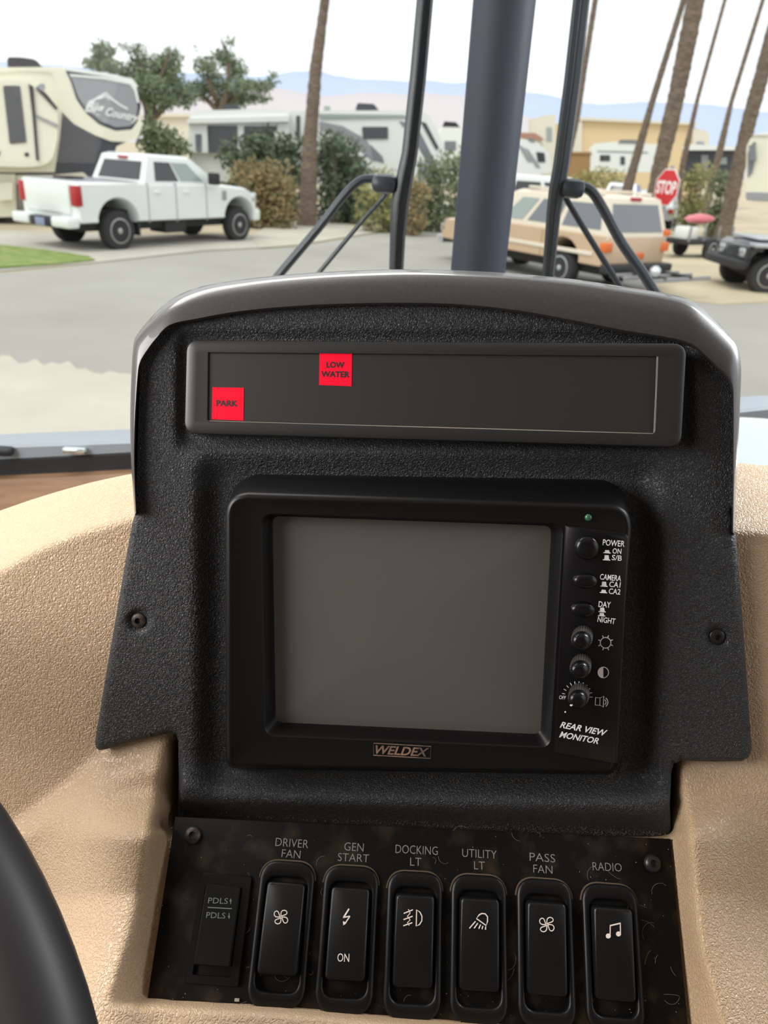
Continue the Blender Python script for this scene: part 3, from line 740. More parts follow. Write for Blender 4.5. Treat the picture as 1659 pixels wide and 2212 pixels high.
def switches():
    names = ['black rocker switch with a fan symbol, below the DRIVER FAN caption', 'black rocker switch with a lightning arrow and the word ON, below GEN START',
             'black rocker switch with a fog lamp symbol, below the DOCKING LT caption', 'black rocker switch with a work lamp symbol, below the UTILITY LT caption',
             'black rocker switch with a fan symbol, below the PASS FAN caption', 'black rocker switch with a double music note, below the RADIO caption']
    tilts = [math.radians(-4.5), math.radians(-3), math.radians(4.5), math.radians(4.5), math.radians(4.5), math.radians(4.5)]
    proto = None
    for i, (a, b) in enumerate(SWPX):
        pa, pb = PLATE.hit(*a), PLATE.hit(*b); c = (pa + pb) / 2; up = (pa - pb)
        ang = math.atan2(-up.x, up.y)
        root = thing('rocker_switch', names[i], 'switch', PLATE.M @ Matrix.Translation(c) @ Matrix.Rotation(ang, 4, 'Z'), 'rocker switches in a row on the switch plate')
        if i == 0: print('switch height', up.length)
        bz, rk, fr = rocker_parts(root, proto, tilts[i]); proto = proto or bz
        I = root.matrix_world.inverted(); bm = NB()
        if i == 0: fan(bm, 607, 1981, 17, fr, I)
        if i == 1:
            stroke(bm, [(754, 1963), (742, 1982)], 3.2, fr, I); stroke(bm, [(741, 1982), (756, 1979)], 2.4, fr, I); stroke(bm, [(756, 1979), (744, 1997)], 2.4, fr, I)
            fillp(bm, [(741, 1990), (749, 1993), (741.5, 1999)], fr, I, .0004)
            text(bm, 'ON', (729, 2068), (754.5, 2069), 18, fr, I, .0003)
        if i == 2:
            stroke(bm, [(900, 1965), (907, 1970), (911.5, 1979), (911, 1989), (906, 1997), (899, 2000.5)], 2.2, fr, I, closed=True)
            for dy in (0, 14, 28): stroke(bm, [(872 - dy * .03, 1973 + dy * .95), (892 - dy * .05, 1965 + dy)], 2.2, fr, I)
            stroke(bm, [(882, 1964), (886, 1972), (880, 1979), (886, 1987), (880, 1993), (884, 1999)], 1.8, fr, I)
        if i == 3:
            stroke(bm, [(1029, 1984), (1035, 1976), (1041, 1973), (1048, 1974), (1053, 1980), (1053, 1990), (1050, 1999)], 2.3, fr, I, closed=True)
            for p, q in (((1027, 1990), (1014, 2005)), ((1032, 1994), (1024, 2005)), ((1038, 1997), (1034, 2006)), ((1043, 2000), (1041, 2007)), ((1049, 2001), (1048.5, 2008))): stroke(bm, [p, q], 2.2, fr, I)
        if i == 4: fan(bm, 1181, 1997, 18, fr, I)
        if i == 5:
            fillp(bm, circ(1313.5, 2021.5, 5.5, 16), fr, I, .0004); fillp(bm, circ(1335.6, 2017, 5.5, 16), fr, I, .0004)
            stroke(bm, [(1317.5, 2021), (1318, 1999)], 2, fr, I); stroke(bm, [(1340, 2017), (1339.5, 1994)], 2, fr, I); stroke(bm, [(1317, 1999.5), (1340.5, 1994)], 2.6, fr, I)
        build('symbol', bm, 'cream_ink', rk, None)
    # the square-cornered pedal switch at the left end of the row
    pa, pb = PLATE.hit(491, 1888), PLATE.hit(458, 2128); c = (pa + pb) / 2; up = pa - pb
    root = thing('rocker_switch', 'square cornered black rocker switch marked PDLS with arrows, leftmost of the row', 'switch', PLATE.M @ Matrix.Translation(c) @ Matrix.Rotation(math.atan2(-up.x, up.y), 4, 'Z'), 'rocker switches in a row on the switch plate')
    h = up.length; bm = NB(); out = rounded(rect(0, 0, .027, h), .0012, 3); op = rounded(rect(-.0006, -.001, .0192, h * .80), .0008, 3)
    loft(bm, [z3(out, -.001), z3(out, .0012), z3(inset(out, .0005), .0018), z3(op, .0018), z3(op, -.001)], False, True); build('bezel', bm, 'black_smooth', root, 40)
    bm = NB(); R = Matrix.Rotation(math.radians(-4), 3, 'X'); pr = rounded(rect(-.0006, .0015, .0180, h * .72), .0010, 4)
    loft(bm, [[R @ Vector((p[0], p[1], z)) for p in inset(pr, i_)] for i_, z in ((0, -.004), (0, .0040), (.0005, .0048))], False, True); rk = build('rocker', bm, 'black_smooth', root, 40)
    fr = Fr(root.matrix_world @ (R @ Vector((0, 0, .0048))), root.matrix_world.to_3x3() @ (R @ Vector((0, 0, 1))), root.matrix_world.to_3x3() @ Vector((1, 0, 0))); I = root.matrix_world.inverted(); bm = NB()
    text(bm, 'PDLS', (450, 1945), (492.5, 1946.5), 12.5, fr, I, .0002); text(bm, 'PDLS', (446, 1976.5), (487, 1978), 12.5, fr, I, .0002)
    for x, y, s in ((498.5, 1947, -1), (495, 1978.5, 1)): fillp(bm, [(x - .8, y - s * 6), (x + .8, y - s * 6), (x + 1, y), (x + 2.6, y), (x, y + s * 7), (x - 2.6, y), (x - 1, y)], fr, I, .0003)
    stroke(bm, [(449, 1960), (501, 1963)], 2, fr, I); build('lettering', bm, 'green_ink', rk, None)
switches()

# ================================================================== steering wheel
def steering_wheel():
    SW = Fr(at(0, 1950, .305), (.03, -.66, .75), (1, 0, 0))
    P = [Vector(SW.h2(*p)) for p in ((-95, 1790), (-6, 1945), (98, 2235))]
    (ax, ay), (bx, by), (cx, cy) = P
    d = 2 * (ax * (by - cy) + bx * (cy - ay) + cx * (ay - by))
    ux = ((ax * ax + ay * ay) * (by - cy) + (bx * bx + by * by) * (cy - ay) + (cx * cx + cy * cy) * (ay - by)) / d
    uy = ((ax * ax + ay * ay) * (cx - bx) + (bx * bx + by * by) * (ax - cx) + (cx * cx + cy * cy) * (bx - ax)) / d
    R = math.hypot(ax - ux, ay - uy); print('wheel radius', R, ux, uy)
    Mx = SW.M @ Matrix.Translation((ux, uy, 0))
    root = thing('steering_wheel', 'dark steering wheel whose rim curves through the lower left corner', 'steering wheel', Mx)
    bm = NB(); n, k = 120, 16; r = .0185; loops = []
    for i in range(n + 1):
        a = 2 * math.pi * i / n; loops.append([((R + r * math.cos(2 * math.pi * j / k)) * math.cos(a), (R + r * math.cos(2 * math.pi * j / k)) * math.sin(a), 1.05 * r * math.sin(2 * math.pi * j / k)) for j in range(k)])
    loft(bm, loops); bmesh.ops.remove_doubles(bm, verts=bm.verts[:], dist=1e-6); build('rim', bm, 'wheel', root, 60)
    bm = NB(); lathe(bm, [(.075, -.05), (.08, -.03), (.075, -.015), (.05, -.008), (.02, -.006)], 40); build('hub', bm, 'wheel', root, 50)
    for a in (20, 160, 270):
        bm = NB(); c, s = math.cos(math.radians(a)), math.sin(math.radians(a))
        tube(bm, [Vector((c * .06, s * .06, -.028)), Vector((c * R * .6, s * R * .6, -.016)), Vector((c * (R - .005), s * (R - .005), -.002))], [.028, .020, .016], 10, flat=.4, ref=(0, 0, 1)); build('spoke', bm, 'wheel', root, 50)
steering_wheel()

# ================================================================== outdoors
def mk(name, *a, **k): M[name] = mat(name.replace('_', ' '), *a, **k); return M[name]
vary(mk('asphalt', (.40, .385, .345), .9), (.335, .32, .29), .35, .35, .7)
vary(mk('sand', (.60, .51, .36), .95), (.47, .40, .28), .5, .35, .65)
vary(mk('pale_sand', (.58, .54, .455), .95), (.51, .475, .40), .8, .35, .65)
vary(mk('concrete', (.55, .52, .46), .9), (.48, .45, .39), .6, .35, .65)
vary(mk('grass', (.16, .25, .05), .95), (.30, .33, .12), 4, .4, .7)
mk('truck_white', (.80, .84, .83), .25, coat=.6); mk('rv_white', (.80, .82, .79), .4); mk('rv_cream', (.78, .76, .62), .4)
mk('rv_grey', (.30, .31, .33), .4); mk('rv_dark', (.055, .058, .070), .35); mk('glass_dark', (.035, .037, .042), .12, coat=.5)
mk('glass_mid', (.16, .18, .20), .15, coat=.5); mk('glass_green', (.30, .36, .34), .15, coat=.5)
mk('tyre', (.03, .03, .032), .85); mk('alloy', (.45, .45, .45), .35, .7); mk('chrome', (.75, .77, .8), .15, .9)
mk('red_lens', (.42, .015, .02), .3); mk('orange_lens', (.75, .16, .03), .3); mk('under', (.03, .03, .03), .9)
mk('suv_tan', (.58, .42, .28), .35, coat=.4); mk('suv_cream', (.78, .70, .58), .4); mk('black_paint', (.035, .036, .042), .25, coat=.5)
mk('silver_paint', (.50, .53, .56), .3, .4); mk('trim_black', (.025, .025, .028), .6); mk('plate_blue', (.25, .30, .45), .5)
mk('stop_red', (.60, .025, .035), .5); mk('sign_white', (.85, .85, .85), .5); mk('steel', (.35, .35, .36), .5, .6)
mk('building_tan', (.72, .56, .34), .9); mk('building_cream', (.72, .68, .58), .9); mk('wall_brown', (.36, .22, .10), .9); mk('roof_red', (.40, .22, .17), .9)
M['bark'] = vary(mat('palm bark', (.215, .165, .125), .95), (.12, .09, .07), 9, .4, .6, 5, (.6, .6, 3))
mk('wood_bark', (.16, .12, .09), .95)
for nm, c, c2 in (('leaf_dark', (.125, .165, .095), (.075, .11, .06)), ('leaf_mid', (.20, .235, .12), (.13, .17, .085)), ('leaf_dry', (.34, .25, .12), (.22, .19, .09)), ('leaf_yellow', (.36, .33, .12), (.24, .24, .09)), ('leaf_tree', (.22, .27, .16), (.14, .19, .11))):
    vary(mk(nm, c, .8), c2, 3, .4, .6)
mk('haze_blue', (.45, .52, .69), 1); mk('haze_pink', (.57, .52, .535), 1)  # hill base colours with the distance haze mixed in
mk('kayak_pink', (.75, .22, .26), .4); mk('mirror_steel', (.6, .64, .68), .2, .8)

def ground_patch(name, pxs, z, m, kind='structure', th=.02):
    """flat ground area whose outline was read off the photo and laid on the ground"""
    P = [gnd(x, y, z) for x, y in pxs]; bm = NB()
    c = sum(P, Vector()) / len(P)
    loft(bm, [[(p.x, p.y, z - th) for p in P], [(p.x, p.y, z) for p in P]], True, True)
    o = build(name, bm, m, None, None, tri=True); o['kind'] = kind; return o
bm = NB(); N_ = 40
box(bm, -4000, 4000, -60, 6000, -1.0, 0.0); struct('ground', bm, 'sand', None)
def wpatch(name, pts, z, m, kind='structure'):
    bm = NB(); loft(bm, [[(x, y, z - .02) for x, y in pts], [(x, y, z) for x, y in pts]], True, True); o = build(name, bm, m, None, None, tri=True); o['kind'] = kind; return o
G = lambda x, y: tuple(gnd(x, y))[:2]
road = [(-60, -40), (60, -40), (60, 12), G(1659, 650), G(1560, 655), G(1440, 640), G(1400, 560), G(1440, 500), (24, 60), (30, 70), (12, 70), G(1250, 455), G(1000, 486), G(850, 500), G(640, 535), G(560, 540), G(440, 545), G(200, 572), G(100, 584), G(0, 592), (-30, 15.5), (-60, 17)]
wpatch('road', road, .02, 'asphalt')
wpatch('driveway', [G(-300, 590), G(0, 588), G(200, 570), G(440, 543), G(600, 535), G(560, 510), G(300, 508), G(0, 500), (-22, 24)], .03, 'concrete')
_r = random.Random(5); ground_patch('sand_lot', [(x, y + _r.uniform(-9, 9)) for x, y in [(-500 + 18 * k, lerp_tab([(-500, 800), (0, 772), (150, 785), (285, 815), (600, 850), (1300, 880), (1590, 905), (2400, 960)], -500 + 18 * k)) for k in range(162)]] + [(2400, 1300), (-900, 1300)], .035, 'pale_sand')
o = ground_patch('grass_verge', [(-500, 570), (-60, 536), (0, 528), (90, 538), (190, 552), (205, 560), (120, 569), (0, 577), (-500, 612)], .06, 'grass'); 
wpatch('sand_verge', [G(540, 515), G(610, 470), G(850, 440), G(1000, 440), G(1000, 480), G(850, 498), G(640, 532), G(560, 538)], .04, 'pale_sand')
ground_patch('dirt_patch', [(1400, 600), (1450, 560), (1540, 545), (1700, 560), (1800, 640), (1659, 652), (1560, 656), (1440, 642)], .04, 'sand')

# ---------------------------------------------------------------- hills
def hills(name, ridge, Y, m, rough, seed, base=-20):
    xs = np.arange(-1500, 3400, 22.0); ys = lerp_tab(ridge, xs); bm = NB(); rows = []
    for j, fr_ in enumerate((1.0, .8, .6, .4, .2, 0.0)):
        row = []
        for x, y in zip(xs, ys):
            p = aty(float(x), float(y), Y); hgt = p.z
            nz_ = noise.noise((x * .02, seed, 0)) * rough * .5 + noise.noise((x * .006, j * 1.7, seed)) * rough * (1 - fr_) * fr_ * 4
            row.append(Vector((p.x * (1 - (1 - fr_) * .12), Y * (1 - (1 - fr_) * .25) + noise.noise((x * .012, j * 2.3, seed + 5)) * Y * .05 * (1 - fr_), max(base, hgt * fr_ + nz_))))
        rows.append(row)
    back = [Vector((p.x * 1.05, p.y * 1.2, base)) for p in rows[0]]
    loft(bm, [back] + rows, closed=False); o = build(name, bm, m, None, 60); o['kind'] = 'structure'; return o
hills('far_hills', [(-1500, 180), (-400, 130), (0, 133), (91, 139), (135, 143), (300, 152), (420, 158), (560, 166), (640, 155), (669, 152), (697, 154), (716, 163), (792, 171), (885, 175), (1008, 178), (1131, 197), (1211, 210), (1252, 222), (1307, 226), (1395, 219), (1480, 222), (1579, 230), (1612, 236), (1659, 243), (1900, 262), (3400, 330)], 4200, 'haze_blue', 22, 1.0)
hills('near_hills', [(-1500, 230), (0, 200), (300, 215), (450, 205), (600, 190), (700, 208), (800, 200), (1000, 205), (1100, 240), (1200, 270), (1300, 300), (1500, 320), (3400, 420)], 2500, 'haze_pink', 14, 4.0)

# ---------------------------------------------------------------- vehicles
def vframe(o, d):
    """x along d on the ground, y up, z sideways; o is on the ground"""
    d = Vector((d[0], d[1], 0)).normalized(); n = d.cross(Vector((0, 0, 1)))
    return Fr((o[0], o[1], o[2] if len(o) > 2 else 0), n, d)
def wheel(parent, x, z, r, w, out, rim='alloy', lab=None):
    """wheel centred at local (x, r, z), outer face towards out (+1/-1 along z)"""
    bm = NB(); c = Vector((x, r, z))
    lathe(bm, [(r * .62, -w / 2), (r * .93, -w / 2), (r, -w * .36), (r, w * .36), (r * .93, w / 2), (r * .62, w / 2)], 28, c); tw = build('wheel', bm, 'tyre', parent, 40)
    bm = NB(); zo = out * w * .40
    lathe(bm, [(r * .64, zo - out * .10), (r * .64, zo + out * .03), (r * .58, zo + out * .035), (r * .55, zo - out * .03)], 28, c, cap1=False); lathe(bm, [(r * .16, zo - out * .06), (r * .15, zo + out * .03), (r * .08, zo + out * .045)], 14, c)
    for k in range(6):
        a = k * math.pi / 3; d = Vector((math.cos(a), math.sin(a), 0))
        tube(bm, [c + d * r * .1 + Vector((0, 0, zo)), c + d * r * .58 + Vector((0, 0, zo))], [r * .085, r * .065], 6, flat=.6)
    build('hub', bm, rim, tw, 40)
    bm = NB(); lathe(bm, [(r * .6, zo - out * .07), (r * .05, zo - out * .07)], 20, c); build('brake_disc', bm, 'under', tw, None)
def arch_profile(pts, arches, y0, n=12):
    """close the body outline along the sill with wheel arch cut-outs; pts run from rear bottom over the top to front bottom"""
    out = list(pts)
    for x, r in sorted(arches, key=lambda a: -a[0]):
        yc = y0; out += [(x + r, yc)]
        out += [(x + r * math.cos(math.pi * k / n), yc + r * .92 * math.sin(math.pi * k / n)) for k in range(1, n)] + [(x - r, yc)]
    return out
def car(name, label, cat, fr, S, group=None):
    """S: body outline, arches, width, side (+1 body lies along +z from the near side at z=0, -1 along -z), greenhouse, colours"""
    root = thing(name, label, cat, fr.M, group); sd = S['side']; wd_ = S['w']; Z = lambda f: sd * f * wd_
    prof = arch_profile(S['body'], S['arches'], S['sill'])
    bm = NB(); za, zb = Z(0), Z(1); ins = .05
    lp = inset(prof, ins); 
    loft(bm, [z3(lp, za), z3(prof, Z(.05)), z3(prof, Z(.95)), z3(lp, zb)], True, True); build('body', bm, S['paint'], root, 30, tri=True)
    bm = NB(); xs_ = [p[0] for p in S['body']]; box(bm, min(xs_) + .25, max(xs_) - .25, S['sill'] - .18, S['sill'] + .25, *sorted((Z(.15), Z(.85)))); build('chassis', bm, 'under', root, None)
    b0, b1, yb, r0, r1, yr = S['cab']; t = S.get('tumble', .09)
    belt = [(b0, yb, Z(.03)), (b1, yb, Z(.03)), (b1, yb, Z(.97)), (b0, yb, Z(.97))]; roof = [(r0, yr, Z(t)), (r1, yr - .03, Z(t)), (r1, yr - .03, Z(1 - t)), (r0, yr, Z(1 - t))]
    bm = NB(); r2 = [(r0 + .12, yr + .05, Z(t + .06)), (r1 - .12, yr + .03, Z(t + .06)), (r1 - .12, yr + .03, Z(.94 - t)), (r0 + .12, yr + .05, Z(.94 - t))]
    loft(bm, [[(p[0], p[1] - .08, p[2]) for p in belt], belt, roof, r2], True, True); build('cabin', bm, S.get('cab_paint', S['paint']), root, 30)
    def q(face, u, v):  # bilinear point on a cabin side
        a, b, c, d = face; return (a.lerp(b, u)).lerp(d.lerp(c, u), v)
    V = [Vector(p) for p in belt]; U = [Vector(p) for p in roof]
    sides = {'near': (V[0], V[1], U[1], U[0]), 'far': (V[3], V[2], U[2], U[3]), 'rear': (V[0], V[3], U[3], U[0]), 'front': (V[1], V[2], U[2], U[1])}
    for key, u0, u1, v0, v1, m, lab in S['windows']:
        fc = sides[key]; nrm = (fc[1] - fc[0]).cross(fc[3] - fc[0]).normalized(); cen = (V[0] + V[2] + U[0] + U[2]) / 4
        if nrm.dot(fc[0] - cen) < 0: nrm = -nrm
        P = [q(fc, u0, v0), q(fc, u1, v0), q(fc, u1, v1), q(fc, u0, v1)]
        bm = NB(); cc = sum(P, Vector()) / 4
        loft(bm, [[p + nrm * .002 for p in P], [p + nrm * .012 + (cc - p) * .02 for p in P]], True, True); build('window', bm, m, root, None)
    for x, r in S['arches']:
        for zz, o_ in ((Z(.07), -sd), (Z(.93), sd)): wheel(root, x, zz, S['wr'], .26, o_, S.get('rim', 'alloy'))
    for nm, x0, x1, y0, y1, z0, z1, m, bev in S.get('bits', []):
        bm = NB(); a, b = sorted((Z(z0), Z(z1))); box(bm, x0, x1, y0, y1, a, b, bev); build(nm, bm, m, root, 40)
    return root
# white crew cab pickup: side plane through both near wheels
rw, fw = gnd(265, 542), gnd(520, 522)
TF = vframe(rw, fw - rw); WB = (fw - rw).length
seam = [('door_seam', x - .008, x + .008, .58, 1.44, -.006, .02, 'rv_grey', 0) for x in (.86, 1.72, 2.72)]
car('pickup_truck', 'white crew cab pickup truck parked in front of the large cream travel trailer', 'pickup truck', TF, dict(
    side=-1, w=2.02, sill=.60, wr=.43, paint='truck_white', arches=[(0, .54), (WB, .54)],
    body=[(-1.05, .60), (-1.07, 1.40), (-1.0, 1.45), (.84, 1.46), (.90, 1.43), (3.05, 1.44), (3.3, 1.42), (4.2, 1.34), (4.5, 1.22), (4.58, .95), (4.56, .60)],
    cab=(.84, 3.28, 1.42, 1.10, 2.42, 2.0), tumble=.10,
    windows=[('rear', .10, .90, .12, .80, 'glass_dark', ''), ('near', .13, .44, .10, .82, 'glass_dark', ''), ('near', .47, .79, .10, .82, 'glass_green', ''), ('front', .06, .94, .08, .92, 'glass_dark', '')],
    bits=seam + [('tail_light', -1.09, -.93, .96, 1.38, -.012, .10, 'red_lens', .03), ('tail_light', -1.09, -.93, .96, 1.38, .90, 1.012, 'red_lens', .03),
                 ('tailgate', -1.10, -1.05, .80, 1.44, .11, .89, 'truck_white', .02), ('bumper', -1.36, -1.05, .52, .74, .0, .30, 'truck_white', .05), ('bumper', -1.36, -1.05, .52, .74, .70, 1.0, 'truck_white', .05), ('bumper_step', -1.32, -1.05, .50, .70, .30, .70, 'trim_black', .03),
                 ('licence_plate', -1.345, -1.32, .52, .68, .42, .58, 'plate_blue', .005), ('brake_light', 1.02, 1.10, 1.93, 1.98, .42, .58, 'red_lens', .01),
                 ('bed_floor', -.95, .75, 1.40, 1.468, .12, .88, 'rv_grey', .01), ('hitch', -.75, -.3, 1.44, 1.52, .35, .6, 'trim_black', .02), ('door_handle', 1.05, 1.25, 1.22, 1.27, -.02, .01, 'truck_white', .01), ('door_handle', 1.95, 2.15, 1.22, 1.27, -.02, .01, 'truck_white', .01),
                 ('mirror', 2.72, 2.92, 1.42, 1.70, -.16, -.03, 'trim_black', .04), ('fender_vent', 3.28, 3.42, 1.05, 1.28, -.012, .02, 'rv_grey', .01), ('headlight', 4.38, 4.57, .98, 1.22, -.005, .12, 'chrome', .03), ('front_bumper', 4.45, 4.74, .52, .82, .0, 1.0, 'truck_white', .06), ('mud_flap', .55, .60, .30, .62, .02, .16, 'trim_black', 0), ('fuel_tank', 1.5, 2.2, .30, .6, .1, .4, 'trim_black', .05)]))
# tan suv seen from behind
SF = vframe((4.05, 15.6), (-.577, .817)); KX = 1.157
car('suv', 'tan older suv with roof rack seen from behind, partly hidden by the pillar', 'car', SF, dict(
    side=1, w=1.95, sill=.52, wr=.38, paint='suv_tan', cab_paint='suv_cream', rim='silver_paint', arches=[(1.15, .48), (4.2, .48)],
    body=[(.02, .52), (.0, .98), (.04, 1.14), (3.8, 1.14), (4.1, 1.10), (5.1, 1.02), (5.27, .88), (5.3, .52)],
    cab=(.03, 3.88, 1.12, .26, 2.95, 1.80), tumble=.09,
    windows=[('rear', .07, .93, .10, .86, 'glass_mid', ''), ('near', .05, .34, .14, .84, 'glass_mid', ''), ('near', .38, .62, .14, .84, 'glass_mid', ''), ('near', .66, .84, .14, .84, 'glass_green', ''), ('front', .06, .94, .08, .92, 'glass_mid', '')],
    bits=[('tail_light', -.03, .12, .82, 1.0, -.012, .10, 'orange_lens', .02), ('tail_light', -.03, .12, .82, 1.0, .90, 1.012, 'orange_lens', .02), ('marker_light', -.01, .08, 1.12, 1.24, .92, 1.01, 'orange_lens', .02),
          ('rear_bumper', -.22, .05, .42, .60, -.01, 1.01, 'trim_black', .04), ('licence_plate', -.03, .0, .68, .80, .38, .62, 'orange_lens', .005), ('roof_rack', .45, 2.6, 1.86, 1.91, .12, .16, 'suv_cream', .01), ('roof_rack', .45, 2.6, 1.86, 1.91, .84, .88, 'suv_cream', .01), ('rack_bar', .9, .95, 1.87, 1.93, .12, .88, 'suv_cream', .01), ('rack_bar', 1.8, 1.85, 1.87, 1.93, .12, .88, 'suv_cream', .01),
          ('side_trim', .3, 3.5, .72, .80, -.012, .01, 'suv_cream', .005), ('door_seam', 1.75, 1.765, .55, 1.08, -.004, .01, 'wall_brown', 0), ('door_seam', 2.85, 2.865, .55, 1.08, -.004, .01, 'wall_brown', 0), ('brake_light', .22, .28, 1.77, 1.83, .42, .58, 'red_lens', .01), ('front_bumper', 5.2, 5.45, .42, .62, 0, 1, 'chrome', .04), ('headlight', 5.15, 5.31, .7, .88, .0, .16, 'chrome', .02)]))
# tow rack behind the suv
root = thing('hitch_rack', 'low dark steel hitch rack with a silver ball sticking out behind the tan suv', 'hitch rack', SF.M)
for z in (.5, 1.3):
    bm = NB(); box(bm, -1.15, -.2, .42, .50, z, z + .07, .01); build('rail', bm, 'trim_black', root, 40)
for x in (-1.15, -.72, -.4):
    bm = NB(); box(bm, x, x + .08, .40, .47, -.1, 2.0, .01); build('cross_bar', bm, 'steel', root, 40)
bm = NB(); lathe(bm, [(.02, -.1), (.08, -.08), (.115, 0), (.08, .08), (.02, .1)], 16, (-1.05, .60, .30)); build('silver_ball', bm, 'chrome', root, 60)
bm = NB(); box(bm, -1.05, -.98, .0, .45, .28, .34, .01); build('stand', bm, 'trim_black', root, 40)

# ---------------------------------------------------------------- trailers drawn on an upright side plane
def side_plane(ox, oy, d): return vframe((ox, oy), d)
def pane(root, fr, pxs, z0, z1, m, name, r=.05, parent=None, lab=None):
    bm = NB(); poly = px_poly(fr, pxs); poly = rounded(poly, r, 4) if r else poly
    loft(bm, [z3(poly, z0), z3(poly, z1)], True, True); o = build(name, bm, m, parent or root, 40, tri=True)
    if lab: o['label'] = lab
    return o
# large cream fifth-wheel trailer behind the pickup
p0 = gnd(0, 470); BF = vframe((-11.4, 21.9), (1, .36))
root = thing('travel_trailer', 'large cream and dark travel trailer with white lettered nose, behind the white pickup', 'trailer', BF.M)
prof = [(-330, 165), (-60, 150), (0, 147), (110, 146), (145, 149), (230, 160), (285, 172), (297, 190), (304, 225), (305, 275), (298, 294), (270, 308), (252, 316), (243, 345), (236, 378), (200, 384), (120, 380), (40, 376), (36, 470), (-330, 480)]
pane(root, BF, prof, -2.45, 0, 'rv_dark', 'body', 0)
pane(root, BF, [(110, 144), (146, 147), (230, 158), (286, 170), (298, 186), (294, 190), (282, 177), (228, 165), (146, 153), (110, 150)], -2.4, .03, 'rv_white', 'nose_roof', 0)
pane(root, BF, [(-330, 158), (0, 150), (110, 148), (124, 185), (130, 215), (134, 246), (129, 300), (118, 372), (-330, 372)], -.02, .012, 'rv_cream', 'side_wall', 0)
pane(root, BF, [(-330, 374), (34, 376), (36, 468), (-330, 478)], -.02, .012, 'rv_cream', 'lower_wall', 0)
pane(root, BF, [(-330, 163), (-60, 149), (0, 146), (110, 145), (146, 149), (125, 158), (60, 153), (0, 157), (-330, 176)], -2.4, .05, 'rv_cream', 'roof_edge', .05)
swoosh_t = [(108, 152), (140, 150), (152, 175), (165, 215), (186, 245), (215, 270), (250, 283), (285, 280), (297, 262), (304, 232), (306, 275), (299, 296), (272, 307), (240, 305), (205, 292), (160, 268), (132, 240), (128, 215), (122, 180)]
pane(root, BF, swoosh_t, -.02, .07, 'rv_cream', 'swoosh_moulding', .03)
pane(root, BF, [(152, 164), (225, 170), (280, 181), (290, 195), (297, 232), (294, 258), (282, 272), (250, 275), (218, 262), (190, 240), (170, 212), (158, 180)], -.02, .03, 'rv_grey', 'nose_cap', .03)
pane(root, BF, [(150, 160), (225, 166), (284, 177), (295, 190), (301, 222), (296, 222), (290, 196), (281, 183), (225, 171), (152, 165)], -.02, .05, 'rv_white', 'cap_trim', 0)
bm = NB()
for s, a, b, h in (('Big', (183, 232), (226, 239), 34), ('Country', (228, 243), (300, 258), 24)): text(bm, s, a, b, h, BF, BF.I, .06, bold=.02, shear=.45)
stroke(bm, [(188, 229), (205, 215), (222, 205), (229, 201), (238, 211), (258, 226), (276, 236)], 4, BF, BF.I, .055); stroke(bm, [(213, 214), (222, 210), (229, 208), (236, 216)], 3, BF, BF.I, .055)
o = build('lettering', bm, 'sign_white', root, None); o['label'] = 'white script under a mountain outline'
so = pane(root, BF, [(-330, 182), (0, 176), (60, 176), (78, 190), (110, 215), (128, 240), (127, 300), (118, 340), (100, 356), (60, 360), (0, 358), (-330, 372)], -.1, .55, 'rv_cream', 'slide_out', .12)
pane(root, BF, [(12, 188), (48, 188), (62, 308), (26, 311)], .54, .575, 'glass_dark', 'window', .04, so)
pane(root, BF, [(-120, 200), (-60, 199), (-55, 310), (-118, 312)], .54, .575, 'glass_dark', 'window', .04, so)
pane(root, BF, [(66, 184), (76, 190), (81, 250), (88, 345), (82, 345), (74, 250)], .54, .60, 'trim_black', 'awning_arm', 0, so)
pane(root, BF, [(80, 247), (128, 270), (128, 277), (80, 254)], .54, .59, 'steel', 'awning_strut', 0, so)
pane(root, BF, [(84, 188), (104, 205), (128, 235), (124, 240), (100, 214), (82, 196)], .54, .60, 'trim_black', 'awning_brace', 0, so)
for x, y in ((2, 330), (62, 333)): pane(root, BF, circ(x, y, 5, 10), .54, .57, 'trim_black', 'lamp', 0, so)
pane(root, BF, circ(94, 191, 8, 12), .54, .62, 'rv_grey', 'porch_lamp', 0, so)
pane(root, BF, [(10, 119), (45, 120), (75, 125), (90, 146), (12, 148)], -1.6, -.5, 'trim_black', 'air_conditioner', .08)
pane(root, BF, [(36, 378), (110, 378), (180, 372), (205, 396), (36, 398)], -2.3, .02, 'building_cream', 'lower_skirt', .03)
pane(root, BF, [(0, 395), (30, 392), (30, 430), (0, 432)], .0, .3, 'rv_cream', 'steps', .02)
pane(root, BF, [(22, 376), (30, 376), (32, 470), (26, 470)], -.6, -.5, 'steel', 'landing_leg', 0)
for x in (-1.6, -2.5): 
    for z in (-.12, -2.3): wheel(root, x, z, .40, .25, 1 if z > -1 else -1, 'silver_paint')
# long white motorhome in the middle
RF = vframe((-8.2, 30.6), (1, .10))
root = thing('motorhome', 'long white motorhome with dark slide out windows, behind the bushes and near palm', 'motorhome', RF.M)
pane(root, RF, [(560, 246), (600, 240), (900, 238), (925, 246), (945, 280), (962, 330), (968, 372), (960, 400), (560, 400)], -2.5, 0, 'rv_white', 'body', .15)
so = pane(root, RF, [(412, 262), (418, 246), (440, 240), (560, 237), (626, 240), (624, 330), (412, 330)], -2.3, .5, 'rv_white', 'slide_out', .1)
pane(root, RF, [(412, 330), (624, 330), (624, 395), (412, 392)], -2.2, .3, 'rv_white', 'lower_body', 0)
pane(root, RF, [(452, 272), (516, 272), (516, 328), (454, 330)], .49, .53, 'glass_dark', 'window', .04, so)
pane(root, RF, [(530, 273), (594, 273), (594, 312), (530, 318)], .49, .53, 'glass_dark', 'window', .04, so)
pane(root, RF, [(426, 290), (440, 290), (440, 328), (428, 328)], .49, .53, 'glass_mid', 'window', .04, so)
